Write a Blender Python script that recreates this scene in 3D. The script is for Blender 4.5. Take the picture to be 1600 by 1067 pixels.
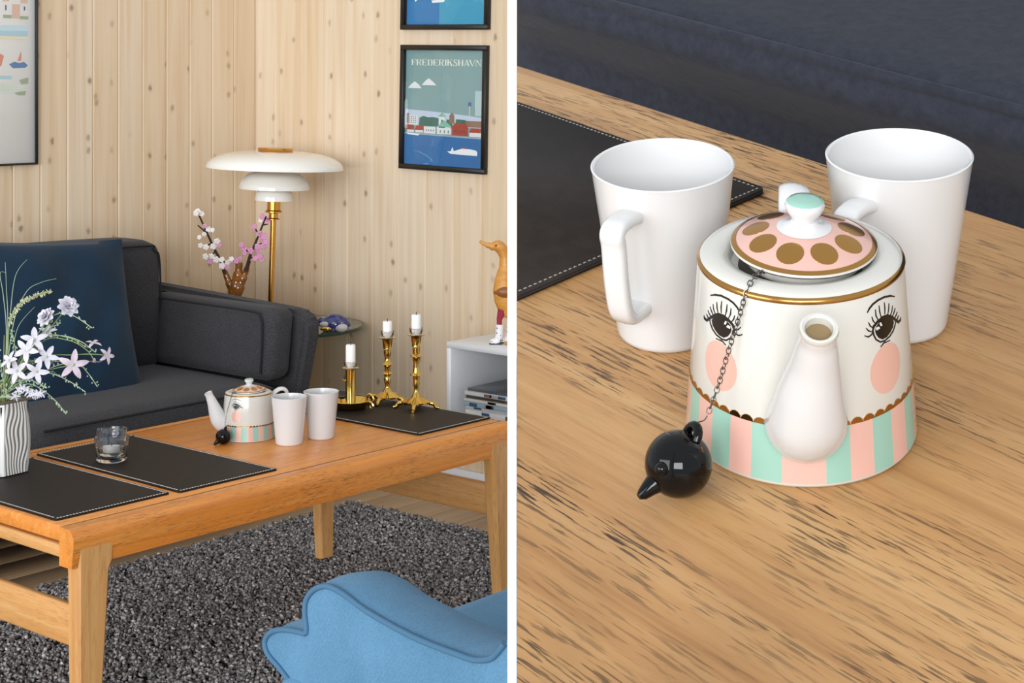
import bpy, bmesh, math, random
import numpy as np
from mathutils import Matrix, Vector

random.seed(7); rng = np.random.default_rng(7)
PI = math.pi
for o in list(bpy.data.objects): bpy.data.objects.remove(o)
SC = bpy.context.scene
COL = SC.collection

# ------------------------------------------------------------------ camera
CAM_H = 1.315
CA = math.radians(40.3)
FW = Vector((math.cos(CA), math.sin(CA), 0)); RT = Vector((math.sin(CA), -math.cos(CA), 0)); UP = Vector((0, 0, 1))
cd = bpy.data.cameras.new('camera'); cam = bpy.data.objects.new('camera', cd); COL.objects.link(cam)
cam.matrix_world = Matrix(((RT.x, UP.x, -FW.x, 0), (RT.y, UP.y, -FW.y, 0), (RT.z, UP.z, -FW.z, CAM_H), (0, 0, 0, 1)))
cd.sensor_fit = 'HORIZONTAL'; cd.sensor_width = 36.0; cd.lens = 36.0 * 2520 / 1600
cd.shift_x = 0.0; cd.shift_y = -(533.5 - 140) / 1600      # architectural shift lens: level camera, horizon high in the frame
cd.clip_start = 0.05; cd.clip_end = 60
SC.camera = cam
def CW(x, y, z): return RT * x + FW * y + UP * z + Vector((0, 0, CAM_H))   # (right, forward, up) of the eye -> world

# ------------------------------------------------------------------ world, daylight, exposure
w = bpy.data.worlds.new('daylight'); SC.world = w; w.use_nodes = True
w.node_tree.nodes['Background'].inputs[0].default_value = (0.90, 0.95, 1.0, 1)
w.node_tree.nodes['Background'].inputs[1].default_value = 0.66
def area(name, pos, target, sx, sy, power, col):
    l = bpy.data.lights.new(name, 'AREA'); l.shape = 'RECTANGLE'; l.size = sx; l.size_y = sy; l.energy = power; l.color = col
    o = bpy.data.objects.new(name, l); COL.objects.link(o)
    o.location = pos; o.rotation_euler = (Vector(target) - Vector(pos)).to_track_quat('-Z', 'Y').to_euler()
    return o
area('window_daylight', (-5.2, 2.4, 1.7), (3.6, 3.7, 0.9), 4.6, 3.0, 200, (0.94, 0.97, 1.0))
area('front_fill', CW(-1.2, -7.5, 0.7), CW(-1.2, 4.5, -0.3), 5.0, 3.0, 560, (0.97, 0.985, 1.0))  # added fill lamp behind the camera, brightens faces turned towards it
SC.view_settings.view_transform = 'Standard'; SC.view_settings.look = 'None'
SC.view_settings.gamma = 1.0; SC.view_settings.use_curve_mapping = False
SC.view_settings.exposure = 0.3

# ------------------------------------------------------------------ materials
def lin(c):
    if isinstance(c, str):
        c = [int(c[i:i+2], 16) / 255 for i in (1, 3, 5)]
    return tuple((x / 12.92 if x <= 0.04045 else ((x + 0.055) / 1.055) ** 2.4) for x in c) + (1,)
class NT:
    def __init__(s, name):
        s.m = bpy.data.materials.new(name); s.m.use_nodes = True; s.t = s.m.node_tree; s.b = s.t.nodes['Principled BSDF']
    def n(s, typ, **k):
        nd = s.t.nodes.new(typ)
        for a, v in k.items(): setattr(nd, a, v)
        return nd
    def l(s, a, b): s.t.links.new(a, b)
    def coords(s, scale=(1, 1, 1), rnd=0.0, kind='Object', rot=(0, 0, 0)):
        tc = s.n('ShaderNodeTexCoord'); mp = s.n('ShaderNodeMapping'); mp.inputs['Scale'].default_value = scale; mp.inputs['Rotation'].default_value = rot
        s.l(tc.outputs[kind], mp.inputs[0])
        if rnd:
            oi = s.n('ShaderNodeObjectInfo'); cb = s.n('ShaderNodeVectorMath', operation='SCALE')
            cx = s.n('ShaderNodeCombineXYZ'); m2 = s.n('ShaderNodeMath', operation='MULTIPLY'); m2.inputs[1].default_value = 7.31
            s.l(oi.outputs['Random'], m2.inputs[0]); s.l(oi.outputs['Random'], cx.inputs[0]); s.l(m2.outputs[0], cx.inputs[1]); s.l(oi.outputs['Random'], cx.inputs[2])
            s.l(cx.outputs[0], cb.inputs[0]); cb.inputs[3].default_value = rnd; s.l(cb.outputs[0], mp.inputs['Location'])
        return mp.outputs[0]
    def noise(s, vec, scale, detail=4, rough=0.55, dist=0.0):
        nd = s.n('ShaderNodeTexNoise'); nd.inputs['Scale'].default_value = scale; nd.inputs['Detail'].default_value = detail
        nd.inputs['Roughness'].default_value = rough; nd.inputs['Distortion'].default_value = dist; s.l(vec, nd.inputs['Vector']); return nd.outputs['Fac']
    def ramp(s, fac, stops):
        nd = s.n('ShaderNodeValToRGB'); el = nd.color_ramp.elements
        while len(el) < len(stops): el.new(0.5)
        for e, (p, c) in zip(el, stops): e.position = p; e.color = lin(c) if not isinstance(c, float) else (c, c, c, 1)
        s.l(fac, nd.inputs[0]); return nd.outputs[0]
    def mix(s, a, b, fac, mode='MIX'):
        nd = s.n('ShaderNodeMix', data_type='RGBA', blend_type=mode)
        for sock, v in ((nd.inputs[6], a), (nd.inputs[7], b), (nd.inputs[0], fac)):
            if isinstance(v, bpy.types.NodeSocket): s.l(v, sock)
            elif isinstance(v, (int, float)): sock.default_value = v
            else: sock.default_value = lin(v)
        return nd.outputs[2]
    def bump(s, h, strength, dist):
        nd = s.n('ShaderNodeBump'); nd.inputs['Strength'].default_value = strength; nd.inputs['Distance'].default_value = dist
        s.l(h, nd.inputs['Height']); s.l(nd.outputs[0], s.b.inputs['Normal'])
    def set(s, col=None, rough=None, metal=None, coat=None, spec=None, sheen=None):
        for key, v in (('Base Color', col), ('Roughness', rough), ('Metallic', metal), ('Coat Weight', coat), ('Specular IOR Level', spec), ('Sheen Weight', sheen)):
            if v is None: continue
            if isinstance(v, bpy.types.NodeSocket): s.l(v, s.b.inputs[key])
            elif isinstance(v, (str, tuple)): s.b.inputs[key].default_value = lin(v)
            else: s.b.inputs[key].default_value = v
        return s.m
def plain(name, col, rough=0.5, metal=0.0, coat=0.0, spec=None, var=0.0, vs=20, bump=0.0, bs=200):
    m = NT(name); c = col
    if var:
        v = m.coords(); f = m.noise(v, vs); dk = tuple(max(0, int(col[i:i+2], 16) / 255 * (1 - var)) for i in (1, 3, 5))
        lt = tuple(min(1, int(col[i:i+2], 16) / 255 * (1 + var)) for i in (1, 3, 5)); c = m.ramp(f, [(0.3, dk), (0.7, lt)])
    if bump: m.bump(m.noise(m.coords(), bs, 3), bump, 0.002)
    return m.set(c, rough, metal, coat, spec)
def fabric(name, c1, c2, scale=420, rough=0.95, sheen=0.25, bump=0.35, big=0.12):
    m = NT(name); v = m.coords()
    wx = m.n('ShaderNodeTexWave', wave_type='BANDS', bands_direction='DIAGONAL'); wx.inputs['Scale'].default_value = scale / 7; wx.inputs['Distortion'].default_value = 6; wx.inputs['Detail'].default_value = 3
    wx.inputs['Detail Scale'].default_value = 3; m.l(v, wx.inputs['Vector'])
    f = m.noise(v, scale, 3, 0.7); f2 = m.noise(v, 7, 3)
    c = m.mix(m.ramp(f, [(0.32, c1), (0.68, c2)]), m.ramp(wx.outputs['Fac'], [(0.1, c1), (0.9, c2)]), 0.12)
    c = m.mix(c, m.ramp(f2, [(0.3, c1), (0.7, c2)]), big)
    m.bump(f, bump, 0.0015); return m.set(c, rough, 0, sheen=sheen, spec=0.2)
def pine(name, base, light, dark):
    m = NT(name); v = m.coords((1, 1, 1), 9.0)
    vg = m.n('ShaderNodeMapping'); vg.inputs['Scale'].default_value = (34, 34, 1.1); m.l(v, vg.inputs[0])
    g = m.noise(vg.outputs[0], 1.0, 5, 0.6, 0.6)
    c = m.ramp(g, [(0.28, dark), (0.46, base), (0.62, light), (0.8, base)])
    vt = m.n('ShaderNodeMapping'); vt.inputs['Scale'].default_value = (3, 3, 0.8); m.l(v, vt.inputs[0])
    tone = m.noise(vt.outputs[0], 1.0, 2)
    c = m.mix(c, m.ramp(tone, [(0.3, '#e8d4bf'), (0.7, '#d8b486')]), 0.2)
    oi = m.n('ShaderNodeObjectInfo')
    c = m.mix(c, m.ramp(oi.outputs['Random'], [(0.0, '#e2d2bc'), (0.5, '#dec6a4'), (1.0, '#d3b48e')]), 0.28)
    # knots
    vk = m.n('ShaderNodeMapping'); vk.inputs['Scale'].default_value = (14, 14, 9.5); m.l(v, vk.inputs[0])
    wob = m.noise(v, 60, 2); ad = m.n('ShaderNodeVectorMath', operation='ADD'); sc = m.n('ShaderNodeVectorMath', operation='SCALE'); sc.inputs[3].default_value = 0.12
    m.l(wob, sc.inputs[0]); m.l(vk.outputs[0], ad.inputs[0]); m.l(sc.outputs[0], ad.inputs[1])
    sx_ = m.n('ShaderNodeSeparateXYZ'); cx_ = m.n('ShaderNodeCombineXYZ'); m.l(ad.outputs[0], sx_.inputs[0]); m.l(sx_.outputs[0], cx_.inputs[0]); m.l(sx_.outputs[2], cx_.inputs[1])
    vo = m.n('ShaderNodeTexVoronoi', feature='F1', voronoi_dimensions='2D'); vo.inputs['Scale'].default_value = 1.0; vo.inputs['Randomness'].default_value = 0.95; m.l(cx_.outputs[0], vo.inputs['Vector'])
    k = m.ramp(vo.outputs['Distance'], [(0.0, 1.0), (0.075, 0.8), (0.13, 0.14), (0.22, 0.0)])
    sel = m.n('ShaderNodeSeparateColor'); m.l(vo.outputs['Color'], sel.inputs[0])
    gt = m.ramp(sel.outputs[0], [(0.73, 0.0), (0.78, 0.35), (1.0, 0.85)])
    km = m.mix(k, gt, 1.0, 'MULTIPLY')
    c = m.mix(c, '#8a6f58', km)
    m.bump(g, 0.10, 0.002); return m.set(c, 0.62, 0, spec=0.3)
def oak(name, stops, pore='#3a2718', grain=1.0, poreamt=0.6, rough=0.38, ps=1.0, coat=0.0, axis='x'):
    """oak with the grain along local x"""
    m = NT(name); v = m.coords((1, 1, 1), 3.0)
    def mp(sx, sy, sz):
        if axis == 'y': sx, sy = sy, sx
        if axis == 'z': sx, sz = sz, sx
        n = m.n('ShaderNodeMapping'); n.inputs['Scale'].default_value = (sx, sy, sz); m.l(v, n.inputs[0]); return n.outputs[0]
    g = m.noise(mp(2.2 * grain, 60 * grain, 60 * grain), 1.0, 5, 0.6, 0.8)
    big = m.noise(mp(1.2, 9, 9), 1.0, 3, 0.5, 0.5)
    c = m.ramp(g, [(0.25, stops[0]), (0.5, stops[1]), (0.75, stops[2])])
    c = m.mix(c, m.ramp(big, [(0.3, stops[0]), (0.7, stops[2])]), 0.35)
    p1 = m.noise(mp(28 * ps, 400 * ps, 400 * ps), 1.0, 3, 0.6, 0.2)
    area_ = m.noise(mp(4.5, 17, 17), 1.0, 4, 0.6, 0.5)
    pm = m.mix(m.ramp(p1, [(0.53, 0.0), (0.59, 1.0)]), m.ramp(area_, [(0.40, 0.10), (0.64, 1.0)]), 1.0, 'MULTIPLY')
    pm2 = m.mix('#000000', pm, poreamt)
    c = m.mix(c, pore, pm2)
    inv = m.n('ShaderNodeInvert'); m.l(pm, inv.inputs['Color'])
    m.bump(inv.outputs[0], 0.25, 0.0008); return m.set(c, rough, 0, coat=coat)
def glassy(name, col='#ffffff', rough=0.0, ior=1.45):
    m = NT(name); m.b.inputs['Transmission Weight'].default_value = 1.0; m.b.inputs['IOR'].default_value = ior; return m.set(col, rough)
def pane_mat(name, tint='#ffffff'):
    m = NT(name); tr = m.n('ShaderNodeBsdfTransparent'); tr.inputs[0].default_value = lin(tint); gl = m.n('ShaderNodeBsdfGlossy'); gl.inputs['Roughness'].default_value = 0.02
    mx = m.n('ShaderNodeMixShader'); mx.inputs[0].default_value = 0.045
    m.l(tr.outputs[0], mx.inputs[1]); m.l(gl.outputs[0], mx.inputs[2])
    m.l(mx.outputs[0], m.t.nodes['Material Output'].inputs[0]); return m.m
def rugmat():
    m = NT('rug_wool'); at = m.n('ShaderNodeAttribute', attribute_name='tone'); c = m.ramp(at.outputs['Fac'], [(0.0, '#5a5553'), (0.4, '#949090'), (0.75, '#bdb6b2'), (1.0, '#ece5df')])
    return m.set(c, 1.0, 0, spec=0.1)

M = {}
M['pine_l'] = pine('pine_boards', '#dac5a8', '#e2d2bb', '#ccae8b')
M['groove'] = plain('groove', '#c09468', 0.9)
M['floor'] = oak('floor_wood', ['#b9946f', '#cfad86', '#dcc09c'], poreamt=0.15, rough=0.45)
M['table'] = oak('oak_table', ['#c86f22', '#e18a34', '#eaa557'], poreamt=0.6, rough=0.30, ps=1.6)
M['table_leg'] = oak('oak_leg', ['#bd8146', '#d19a5a', '#deb077'], poreamt=0.25, rough=0.4, axis='z')
M['table_end'] = oak('oak_end_rail', ['#bd8146', '#d19a5a', '#deb077'], poreamt=0.3, rough=0.4, axis='y')
M['table_r'] = oak('oak_tabletop_worn', ['#97683b', '#b58753', '#c69e6c'], pore='#2a1c13', poreamt=0.95, rough=0.5, ps=1.0)
M['sofa'] = fabric('charcoal_wool', '#232326', '#4c4b4e', scale=330, sheen=0.08)
M['sofa_r'] = fabric('charcoal_wool_soft', '#252831', '#30333d', scale=90, bump=0.0, sheen=0.05, big=0.04)
M['pipe_dark'] = plain('dark_piping', '#1d1d20', 0.9)
M['velvet'] = fabric('navy_velvet', '#0f2233', '#1a3448', scale=500, sheen=0.12, bump=0.2, big=0.5)
M['chair'] = fabric('light_blue_wool', '#44708f', '#6697ba', scale=420, big=0.35, sheen=0.1)
M['chair_pipe'] = plain('blue_piping', '#46708f', 0.9)
M['leather'] = plain('dark_brown_leather', '#241d19', 0.55, spec=0.16, var=0.12, vs=60, bump=0.25, bs=900)
M['leather_edge'] = plain('leather_edge', '#14110f', 0.6)
M['thread'] = plain('white_thread', '#e2ddd4', 0.8)
M['thread_g'] = plain('grey_thread', '#8f8980', 0.8)
M['china'] = plain('white_china', '#d3d2d1', 0.18, coat=0.15)
M['china_cream'] = plain('cream_china', '#cdcac2', 0.16, coat=0.15)
M['pink'] = plain('pink_glaze', '#d6a99c', 0.18, coat=0.3)
M['blush'] = plain('blush_glaze', '#d5a797', 0.18, coat=0.3)
M['mint'] = plain('mint_glaze', '#8fb9a9', 0.18, coat=0.3)
M['ink'] = plain('black_glaze', '#0c0a0b', 0.2)
M['gold'] = plain('gold_lustre', '#b98a4c', 0.22, 1.0)
M['hole'] = plain('spout_hole_brown', '#8a7450', 0.7)  # plain brown for the disc closing the spout opening
M['brass'] = plain('polished_brass', '#d9b25a', 0.14, 1.0)
M['brass_dull'] = plain('lamp_brass', '#d9a04e', 0.2, 1.0)
M['black_gloss'] = plain('black_gloss_glaze', '#060607', 0.05, spec=0.3)
M['steel'] = plain('chain_steel', '#6f6b66', 0.3, 1.0)
M['black_frame'] = plain('black_frame', '#141312', 0.4)
M['white_lacq'] = plain('white_lacquer', '#e4e6e8', 0.35)
M['paper'] = plain('white_paper', '#f6f6f3', 0.8)
M['pane'] = pane_mat('picture_glass')
M['opal'] = plain('opal_glass', '#f3f1ea', 0.12, coat=0.5)
M['wax'] = plain('white_wax', '#f6f4ef', 0.5)
M['wick'] = plain('burnt_wick', '#1c1613', 0.9)
M['clear'] = glassy('clear_glass')
M['green_glass'] = glassy('green_tinted_glass', '#b9d6cb')
M['amber'] = plain('amber_brown_glaze', '#7a4c1c', 0.14, coat=0.6, var=0.35, vs=30)
M['bark'] = plain('dark_bark', '#3a211d', 0.8)
M['blossom_w'] = plain('white_blossom', '#f3ebe6', 0.7)
M['blossom_p'] = plain('pink_blossom', '#dc9bc0', 0.7)
M['stem'] = plain('green_stem', '#7f9462', 0.7)
M['stem_y'] = plain('straw_stem', '#b3a45c', 0.7)
M['leaf'] = plain('sage_leaf', '#a9bda0', 0.8)
M['green'] = plain('fresh_green', '#5f8a3e', 0.7)
M['petal'] = plain('white_petal', '#cfccd6', 0.7, var=0.06, vs=60)
M['petal_p'] = plain('lilac_petal', '#c9bac6', 0.7, var=0.08, vs=60)
M['spike'] = plain('pale_spike', '#d5d6b0', 0.8)
M['wall_w'] = plain('white_paint', '#fbfbfb', 0.6)
M['duckwood'] = oak('bamboo_wood', ['#c07a30', '#d8963f', '#e6ac5a'], poreamt=0.1, rough=0.35)
M['duckdark'] = plain('stained_wood', '#8c5420', 0.4)
M['boot'] = plain('white_boot', '#f2eef0', 0.3)
M['dot'] = plain('dark_dot', '#2b2526', 0.4)
M['sock'] = plain('striped_sock', '#9c2c40', 0.8)
bg_ = NT('cobalt_glaze'); M['blueglaze'] = bg_.set(bg_.ramp(bg_.noise(bg_.coords(), 55, 3), [(0.30, '#1f2650'), (0.48, '#3a4590'), (0.58, '#5d4f55'), (0.70, '#b9bfd4')]), 0.12, coat=0.4)
M['rug'] = rugmat()
def flat(col, rough=0.7):
    k = 'p' + col
    if k not in M: M[k] = plain('print_' + col[1:], col, rough)
    return M[k]

# ------------------------------------------------------------------ mesh helpers
class MB:
    def __init__(s): s.v = []; s.f = []; s.mi = []
    def add(s, vs, fs, mi=0):
        o = len(s.v); s.v += [tuple(p) for p in vs]; s.f += [tuple(i + o for i in f) for f in fs]; s.mi += [mi] * len(fs); return s
    def box(s, a, b, mi=0):
        x0, y0, z0 = a; x1, y1, z1 = b
        return s.add([(x0, y0, z0), (x1, y0, z0), (x1, y1, z0), (x0, y1, z0), (x0, y0, z1), (x1, y0, z1), (x1, y1, z1), (x0, y1, z1)],
                     [(0, 3, 2, 1), (4, 5, 6, 7), (0, 1, 5, 4), (1, 2, 6, 5), (2, 3, 7, 6), (3, 0, 4, 7)], mi)
    def lathe(s, prof, seg=48, a0=0.0, a1=2 * PI, c=(0, 0, 0), mi=0, sx=1, sy=1):
        full = abs(a1 - a0 - 2 * PI) < 1e-6; n = seg if full else seg + 1; vs = []; fs = []
        for i in range(n):
            t = a0 + (a1 - a0) * i / seg
            for r, z in prof: vs.append((c[0] + r * math.cos(t) * sx, c[1] + r * math.sin(t) * sy, c[2] + z))
        m = len(prof)
        for i in range(seg):
            j = (i + 1) % n
            for k in range(m - 1): fs.append((i * m + k, j * m + k, j * m + k + 1, i * m + k + 1))
        return s.add(vs, fs, mi)
    def tube(s, pts, r, seg=8, cap=True, flatn=1.0, mi=0):
        P = [Vector(p) for p in pts]; n = len(P); R = r if isinstance(r, (list, tuple)) else [r] * n
        T = [(P[min(i + 1, n - 1)] - P[max(i - 1, 0)]).normalized() for i in range(n)]
        ref = Vector((0, 0, 1)) if abs(T[0].z) < 0.9 else Vector((1, 0, 0)); N = (ref - T[0] * ref.dot(T[0])).normalized(); vs = []; fs = []
        for i in range(n):
            N = (N - T[i] * N.dot(T[i])).normalized(); B = T[i].cross(N)
            for k in range(seg):
                a = 2 * PI * k / seg; vs.append(P[i] + N * (R[i] * math.cos(a)) + B * (R[i] * flatn * math.sin(a)))
        for i in range(n - 1):
            for k in range(seg): fs.append((i * seg + k, i * seg + (k + 1) % seg, (i + 1) * seg + (k + 1) % seg, (i + 1) * seg + k))
        if cap: fs.append(tuple(range(seg))[::-1]); fs.append(tuple((n - 1) * seg + k for k in range(seg)))
        return s.add(vs, fs, mi)
    def prism(s, poly, f0, f1, mi=0):
        """poly: list of 2D pts; f0/f1 map a 2D point to the 3D bottom / top"""
        n = len(poly); vs = [f0(p) for p in poly] + [f1(p) for p in poly]
        return s.add(vs, [tuple(range(n))[::-1], tuple(range(n, 2 * n))] + [(i, (i + 1) % n, n + (i + 1) % n, n + i) for i in range(n)], mi)
    def ball(s, c, r, seg=14, rings=9, sc=(1, 1, 1), mi=0):
        prof = [(r * math.sin(PI * k / rings) + 1e-5, -r * math.cos(PI * k / rings)) for k in range(rings + 1)]
        b = MB().lathe(prof, seg); return s.add([(c[0] + x * sc[0], c[1] + y * sc[1], c[2] + z * sc[2]) for x, y, z in b.v], b.f, mi)
    def xf(s, mat): s.v = [tuple(mat @ Vector(p)) for p in s.v]; return s
    def mesh(s, name, smooth=True, ang=40):
        me = bpy.data.meshes.new(name); me.from_pydata(s.v, [], s.f); me.update()
        bm = bmesh.new(); bm.from_mesh(me); bmesh.ops.remove_doubles(bm, verts=bm.verts, dist=1e-6); bmesh.ops.recalc_face_normals(bm, faces=bm.faces); bm.to_mesh(me); bm.free()
        if smooth: me.shade_smooth(); me.set_sharp_from_angle(angle=math.radians(ang))
        return me
def link(name, me, mat, parent=None, loc=None):
    o = bpy.data.objects.new(name, me); COL.objects.link(o)
    if mat is not None and len(me.materials) == 0:
        for m in (mat if isinstance(mat, (list, tuple)) else [mat]): me.materials.append(m)
    if parent is not None: o.parent = parent
    if loc is not None: o.location = loc
    return o
def part(name, mb, mat, parent, smooth=True, ang=40, loc=None): return link(name, mb.mesh(name, smooth, ang), mat, parent, loc)
def tag(o, label, cat, group=None, kind=None):
    if label: o['label'] = label
    if cat: o['category'] = cat
    if group: o['group'] = group
    if kind: o['kind'] = kind
    return o
def thing(name, label, cat, mat=None, group=None):
    o = bpy.data.objects.new(name, None); COL.objects.link(o); o.empty_display_size = 0.05
    if mat is not None: o.matrix_world = mat if isinstance(mat, Matrix) else Matrix.Translation(Vector(mat))
    return tag(o, label, cat, group)
def struct(o): o['kind'] = 'structure'; return o
def copy_tree(o, parent=None):
    c = o.copy(); COL.objects.link(c); c.parent = parent
    for ch in [x for x in bpy.data.objects if x.parent == o and x != c]: copy_tree(ch, c)
    return c
def rbox(a, b, r=0.01, seg=3):
    bm = bmesh.new(); bmesh.ops.create_cube(bm, size=1)
    c = [(a[i] + b[i]) / 2 for i in range(3)]; s = [abs(b[i] - a[i]) for i in range(3)]
    for v in bm.verts: v.co = Vector((c[0] + v.co.x * s[0], c[1] + v.co.y * s[1], c[2] + v.co.z * s[2]))
    bmesh.ops.bevel(bm, geom=bm.edges[:], offset=min(r, min(s) * 0.49), segments=seg, profile=0.5, affect='EDGES')
    me = bpy.data.meshes.new('rbox'); bm.to_mesh(me); bm.free(); me.shade_smooth(); me.set_sharp_from_angle(angle=math.radians(50)); return me
def cushion(a, b, r=0.03, bulge=(0, 0, 0), n=14, seed=0, wob=0.0):
    """rounded, puffed box: bulge[i] adds fullness on the two faces across axis i"""
    bm = bmesh.new(); bmesh.ops.create_cube(bm, size=2); bmesh.ops.subdivide_edges(bm, edges=bm.edges[:], cuts=n, use_grid_fill=True)
    c = Vector([(a[i] + b[i]) / 2 for i in range(3)]); h = Vector([abs(b[i] - a[i]) / 2 for i in range(3)]); rs = random.Random(seed); ph = [rs.random() * 6 for _ in range(6)]
    for v in bm.verts:
        q = v.co.copy(); d = [max(-1, min(1, q[i])) for i in range(3)]
        d = [math.copysign(abs(x) ** 0.8, x) if abs(x) > 1e-9 else 0 for x in d]
        p = Vector([d[i] * h[i] for i in range(3)]); inner = Vector([max(-(h[i] - r), min(h[i] - r, p[i])) for i in range(3)]); off = p - inner
        if off.length > 1e-9: p = inner + off.normalized() * min(r, off.length) if off.length > r else inner + off.normalized() * (off.length if sum(1 for x in off if abs(x) > 1e-9) == 1 else r)
        for i in range(3):
            j, k = (i + 1) % 3, (i + 2) % 3
            if abs(q[i]) > 0.2: p[i] += math.copysign(bulge[i] * (1 - d[j] ** 2) * (1 - d[k] ** 2), q[i])
        if wob: p += Vector((math.sin(p.y * 31 + ph[0]) * math.sin(p.z * 23 + ph[1]), math.sin(p.x * 27 + ph[2]) * math.sin(p.z * 29 + ph[3]), math.sin(p.x * 25 + ph[4]) * math.sin(p.y * 21 + ph[5]))) * wob
        v.co = c + p
    me = bpy.data.meshes.new('cushion'); bm.to_mesh(me); bm.free(); me.shade_smooth(); return me
def smooth_path(pts, k=6):
    P = [Vector(p) for p in pts]; out = []
    for i in range(len(P) - 1):
        p0, p1, p2, p3 = P[max(i - 1, 0)], P[i], P[i + 1], P[min(i + 2, len(P) - 1)]
        for j in range(k):
            t = j / k; out.append(0.5 * ((2 * p1) + (p2 - p0) * t + (2 * p0 - 5 * p1 + 4 * p2 - p3) * t * t + (3 * p1 - p0 - 3 * p2 + p3) * t ** 3))
    out.append(P[-1]); return out

# ================================================================== THE SETTING
XW, YW = 4.03, 4.69
# floor with planks along x
fl = struct(part('floor', MB().box((-1.2, -1.2, -0.06), (XW + 0.05, YW + 0.05, -0.013)), M['groove'], None))
pm = rbox((0, 0.0015, -0.013), (5.2, 0.1385, 0), 0.002, 1)
for i in range(28):
    link('plank', pm, M['floor'], fl, (-1.2 - 0.0, 0.75 + i * 0.14, 0))
# board walls
def board_mesh(wd):
    c = 0.0035; t = 0.016; m = MB()
    prof = [(0, t), (0, c), (c, 0), (wd - c - 0.002, 0), (wd - 0.002, c), (wd - 0.002, c + 0.001), (wd, c + 0.001), (wd, t)]
    m.prism(prof, lambda p: (p[0], p[1], 0), lambda p: (p[0], p[1], 2.45)); return m.mesh('board', True, 25)
wl = struct(part('wall_left', MB().box((1.0, YW + 0.016, 0), (XW + 0.1, YW + 0.1, 2.45)), M['groove'], None))
bl = board_mesh(0.104)
for i in range(28): link('board', bl, M['pine_l'], wl, (XW - 0.104 * (i + 1), YW, 0))
wr = struct(part('wall_right', MB().box((XW + 0.016, 2.0, 0), (XW + 0.1, YW + 0.1, 2.45)), M['groove'], None))
br = board_mesh(0.128)
for i in range(20):
    o = link('board', br, M['pine_l'], wr, (XW, YW + 0.012 - 0.128 * i, 0)); o.rotation_euler.z = -PI / 2
struct(link('baseboard_right', rbox((XW - 0.016, 2.0, 0), (XW, YW - 0.02, 0.04), 0.003, 2), M['white_lacq']))
struct(link('baseboard_left', rbox((1.0, YW - 0.016, 0), (XW - 0.02, YW, 0.04), 0.003, 2), M['white_lacq']))

# thin white board standing in for the gutter between room view and close-up view
def cam_box(x0, x1, y0, y1, z0, z1):
    m = MB().box((x0, y0, z0), (x1, y1, z1)); m.v = [tuple(CW(*p)) for p in m.v]; return m
struct(part('gutter_board', cam_box(-0.00175, 0.00175, 0.63, 0.69, -CAM_H, 0.06), M['wall_w'], None))

# ------------------------------------------------------------------ rug
rg = thing('rug', 'dark grey shaggy wool rug under the coffee table', 'rug', (0, 0, 0))
part('backing', MB().box((1.05, 1.05, 0.001), (3.54, 3.65, 0.014)), M['pipe_dark'], rg)
def tufts():
    n = 150000
    x = rng.uniform(1.05, 3.55, n); y = rng.uniform(1.15, 3.66, n); r = rng.uniform(0.0038, 0.0078, n); z = 0.013 + rng.uniform(0, 0.012, n)
    base = np.array([(1, 0, 0), (-1, 0, 0), (0, 1, 0), (0, -1, 0), (0, 0, 1), (0, 0, -1)], float)
    tr = np.array([(0, 2, 4), (2, 1, 4), (1, 3, 4), (3, 0, 4), (2, 0, 5), (1, 2, 5), (3, 1, 5), (0, 3, 5)])
    q = rng.normal(size=(n, 4)); q /= np.linalg.norm(q, axis=1)[:, None]; a, b, c, d = q.T
    Rm = np.stack([np.stack([a*a+b*b-c*c-d*d, 2*(b*c-a*d), 2*(b*d+a*c)], 1), np.stack([2*(b*c+a*d), a*a-b*b+c*c-d*d, 2*(c*d-a*b)], 1), np.stack([2*(b*d-a*c), 2*(c*d+a*b), a*a-b*b-c*c+d*d], 1)], 1)
    s = np.stack([r, r * 0.55, r * rng.uniform(0.6, 1.3, n)], 1)
    V = np.einsum('nij,nkj->nki', Rm, base[None] * s[:, None, :]) + np.stack([x, y, z], 1)[:, None, :]
    Fs = (tr[None] + 6 * np.arange(n)[:, None, None]).reshape(-1, 3)
    me = bpy.data.meshes.new('pile'); me.vertices.add(n * 6); me.vertices.foreach_set('co', V.ravel()); nf = len(Fs)
    me.loops.add(nf * 3); me.loops.foreach_set('vertex_index', Fs.ravel().astype(np.int32)); me.polygons.add(nf)
    me.polygons.foreach_set('loop_start', np.arange(0, nf * 3, 3, dtype=np.int32)); me.polygons.foreach_set('loop_total', np.full(nf, 3, np.int32))
    at = me.attributes.new('tone', 'FLOAT', 'POINT'); tone = np.clip(rng.beta(1.6, 2.6, n) , 0, 1); at.data.foreach_set('value', np.repeat(tone, 6).astype(np.float32))
    me.update(); me.validate(); me.shade_smooth(); return me
o = link('pile', tufts(), M['rug'], rg); o['kind'] = 'stuff'

# ------------------------------------------------------------------ sofa (room)
sf = thing('sofa', 'charcoal wool sofa with slim arms against the pine wall', 'sofa', (2.345, 4.13, 0))
def sp(name, me, mat=M['sofa'], par=None):
    me.transform(Matrix.Translation((-2.4, -4.1, 0))); return link(name, me, mat, par or sf)
sp('seat_frame', rbox((1.0, 3.74, 0.15), (3.42, 4.5, 0.30), 0.02))
c1 = sp('seat_cushion', cushion((2.46, 3.66, 0.27), (3.335, 4.32, 0.425), 0.045, (0, 0.012, 0.014), seed=1))
c2 = sp('seat_cushion', cushion((1.05, 3.66, 0.27), (2.45, 4.32, 0.425), 0.045, (0, 0.012, 0.014), seed=2))
sp('backrest', rbox((1.0, 4.42, 0.15), (3.42, 4.60, 0.74), 0.04))
b1 = sp('back_cushion', cushion((2.36, 4.23, 0.40), (3.33, 4.47, 0.825), 0.05, (0.01, 0.035, 0.012), seed=3))
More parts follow.
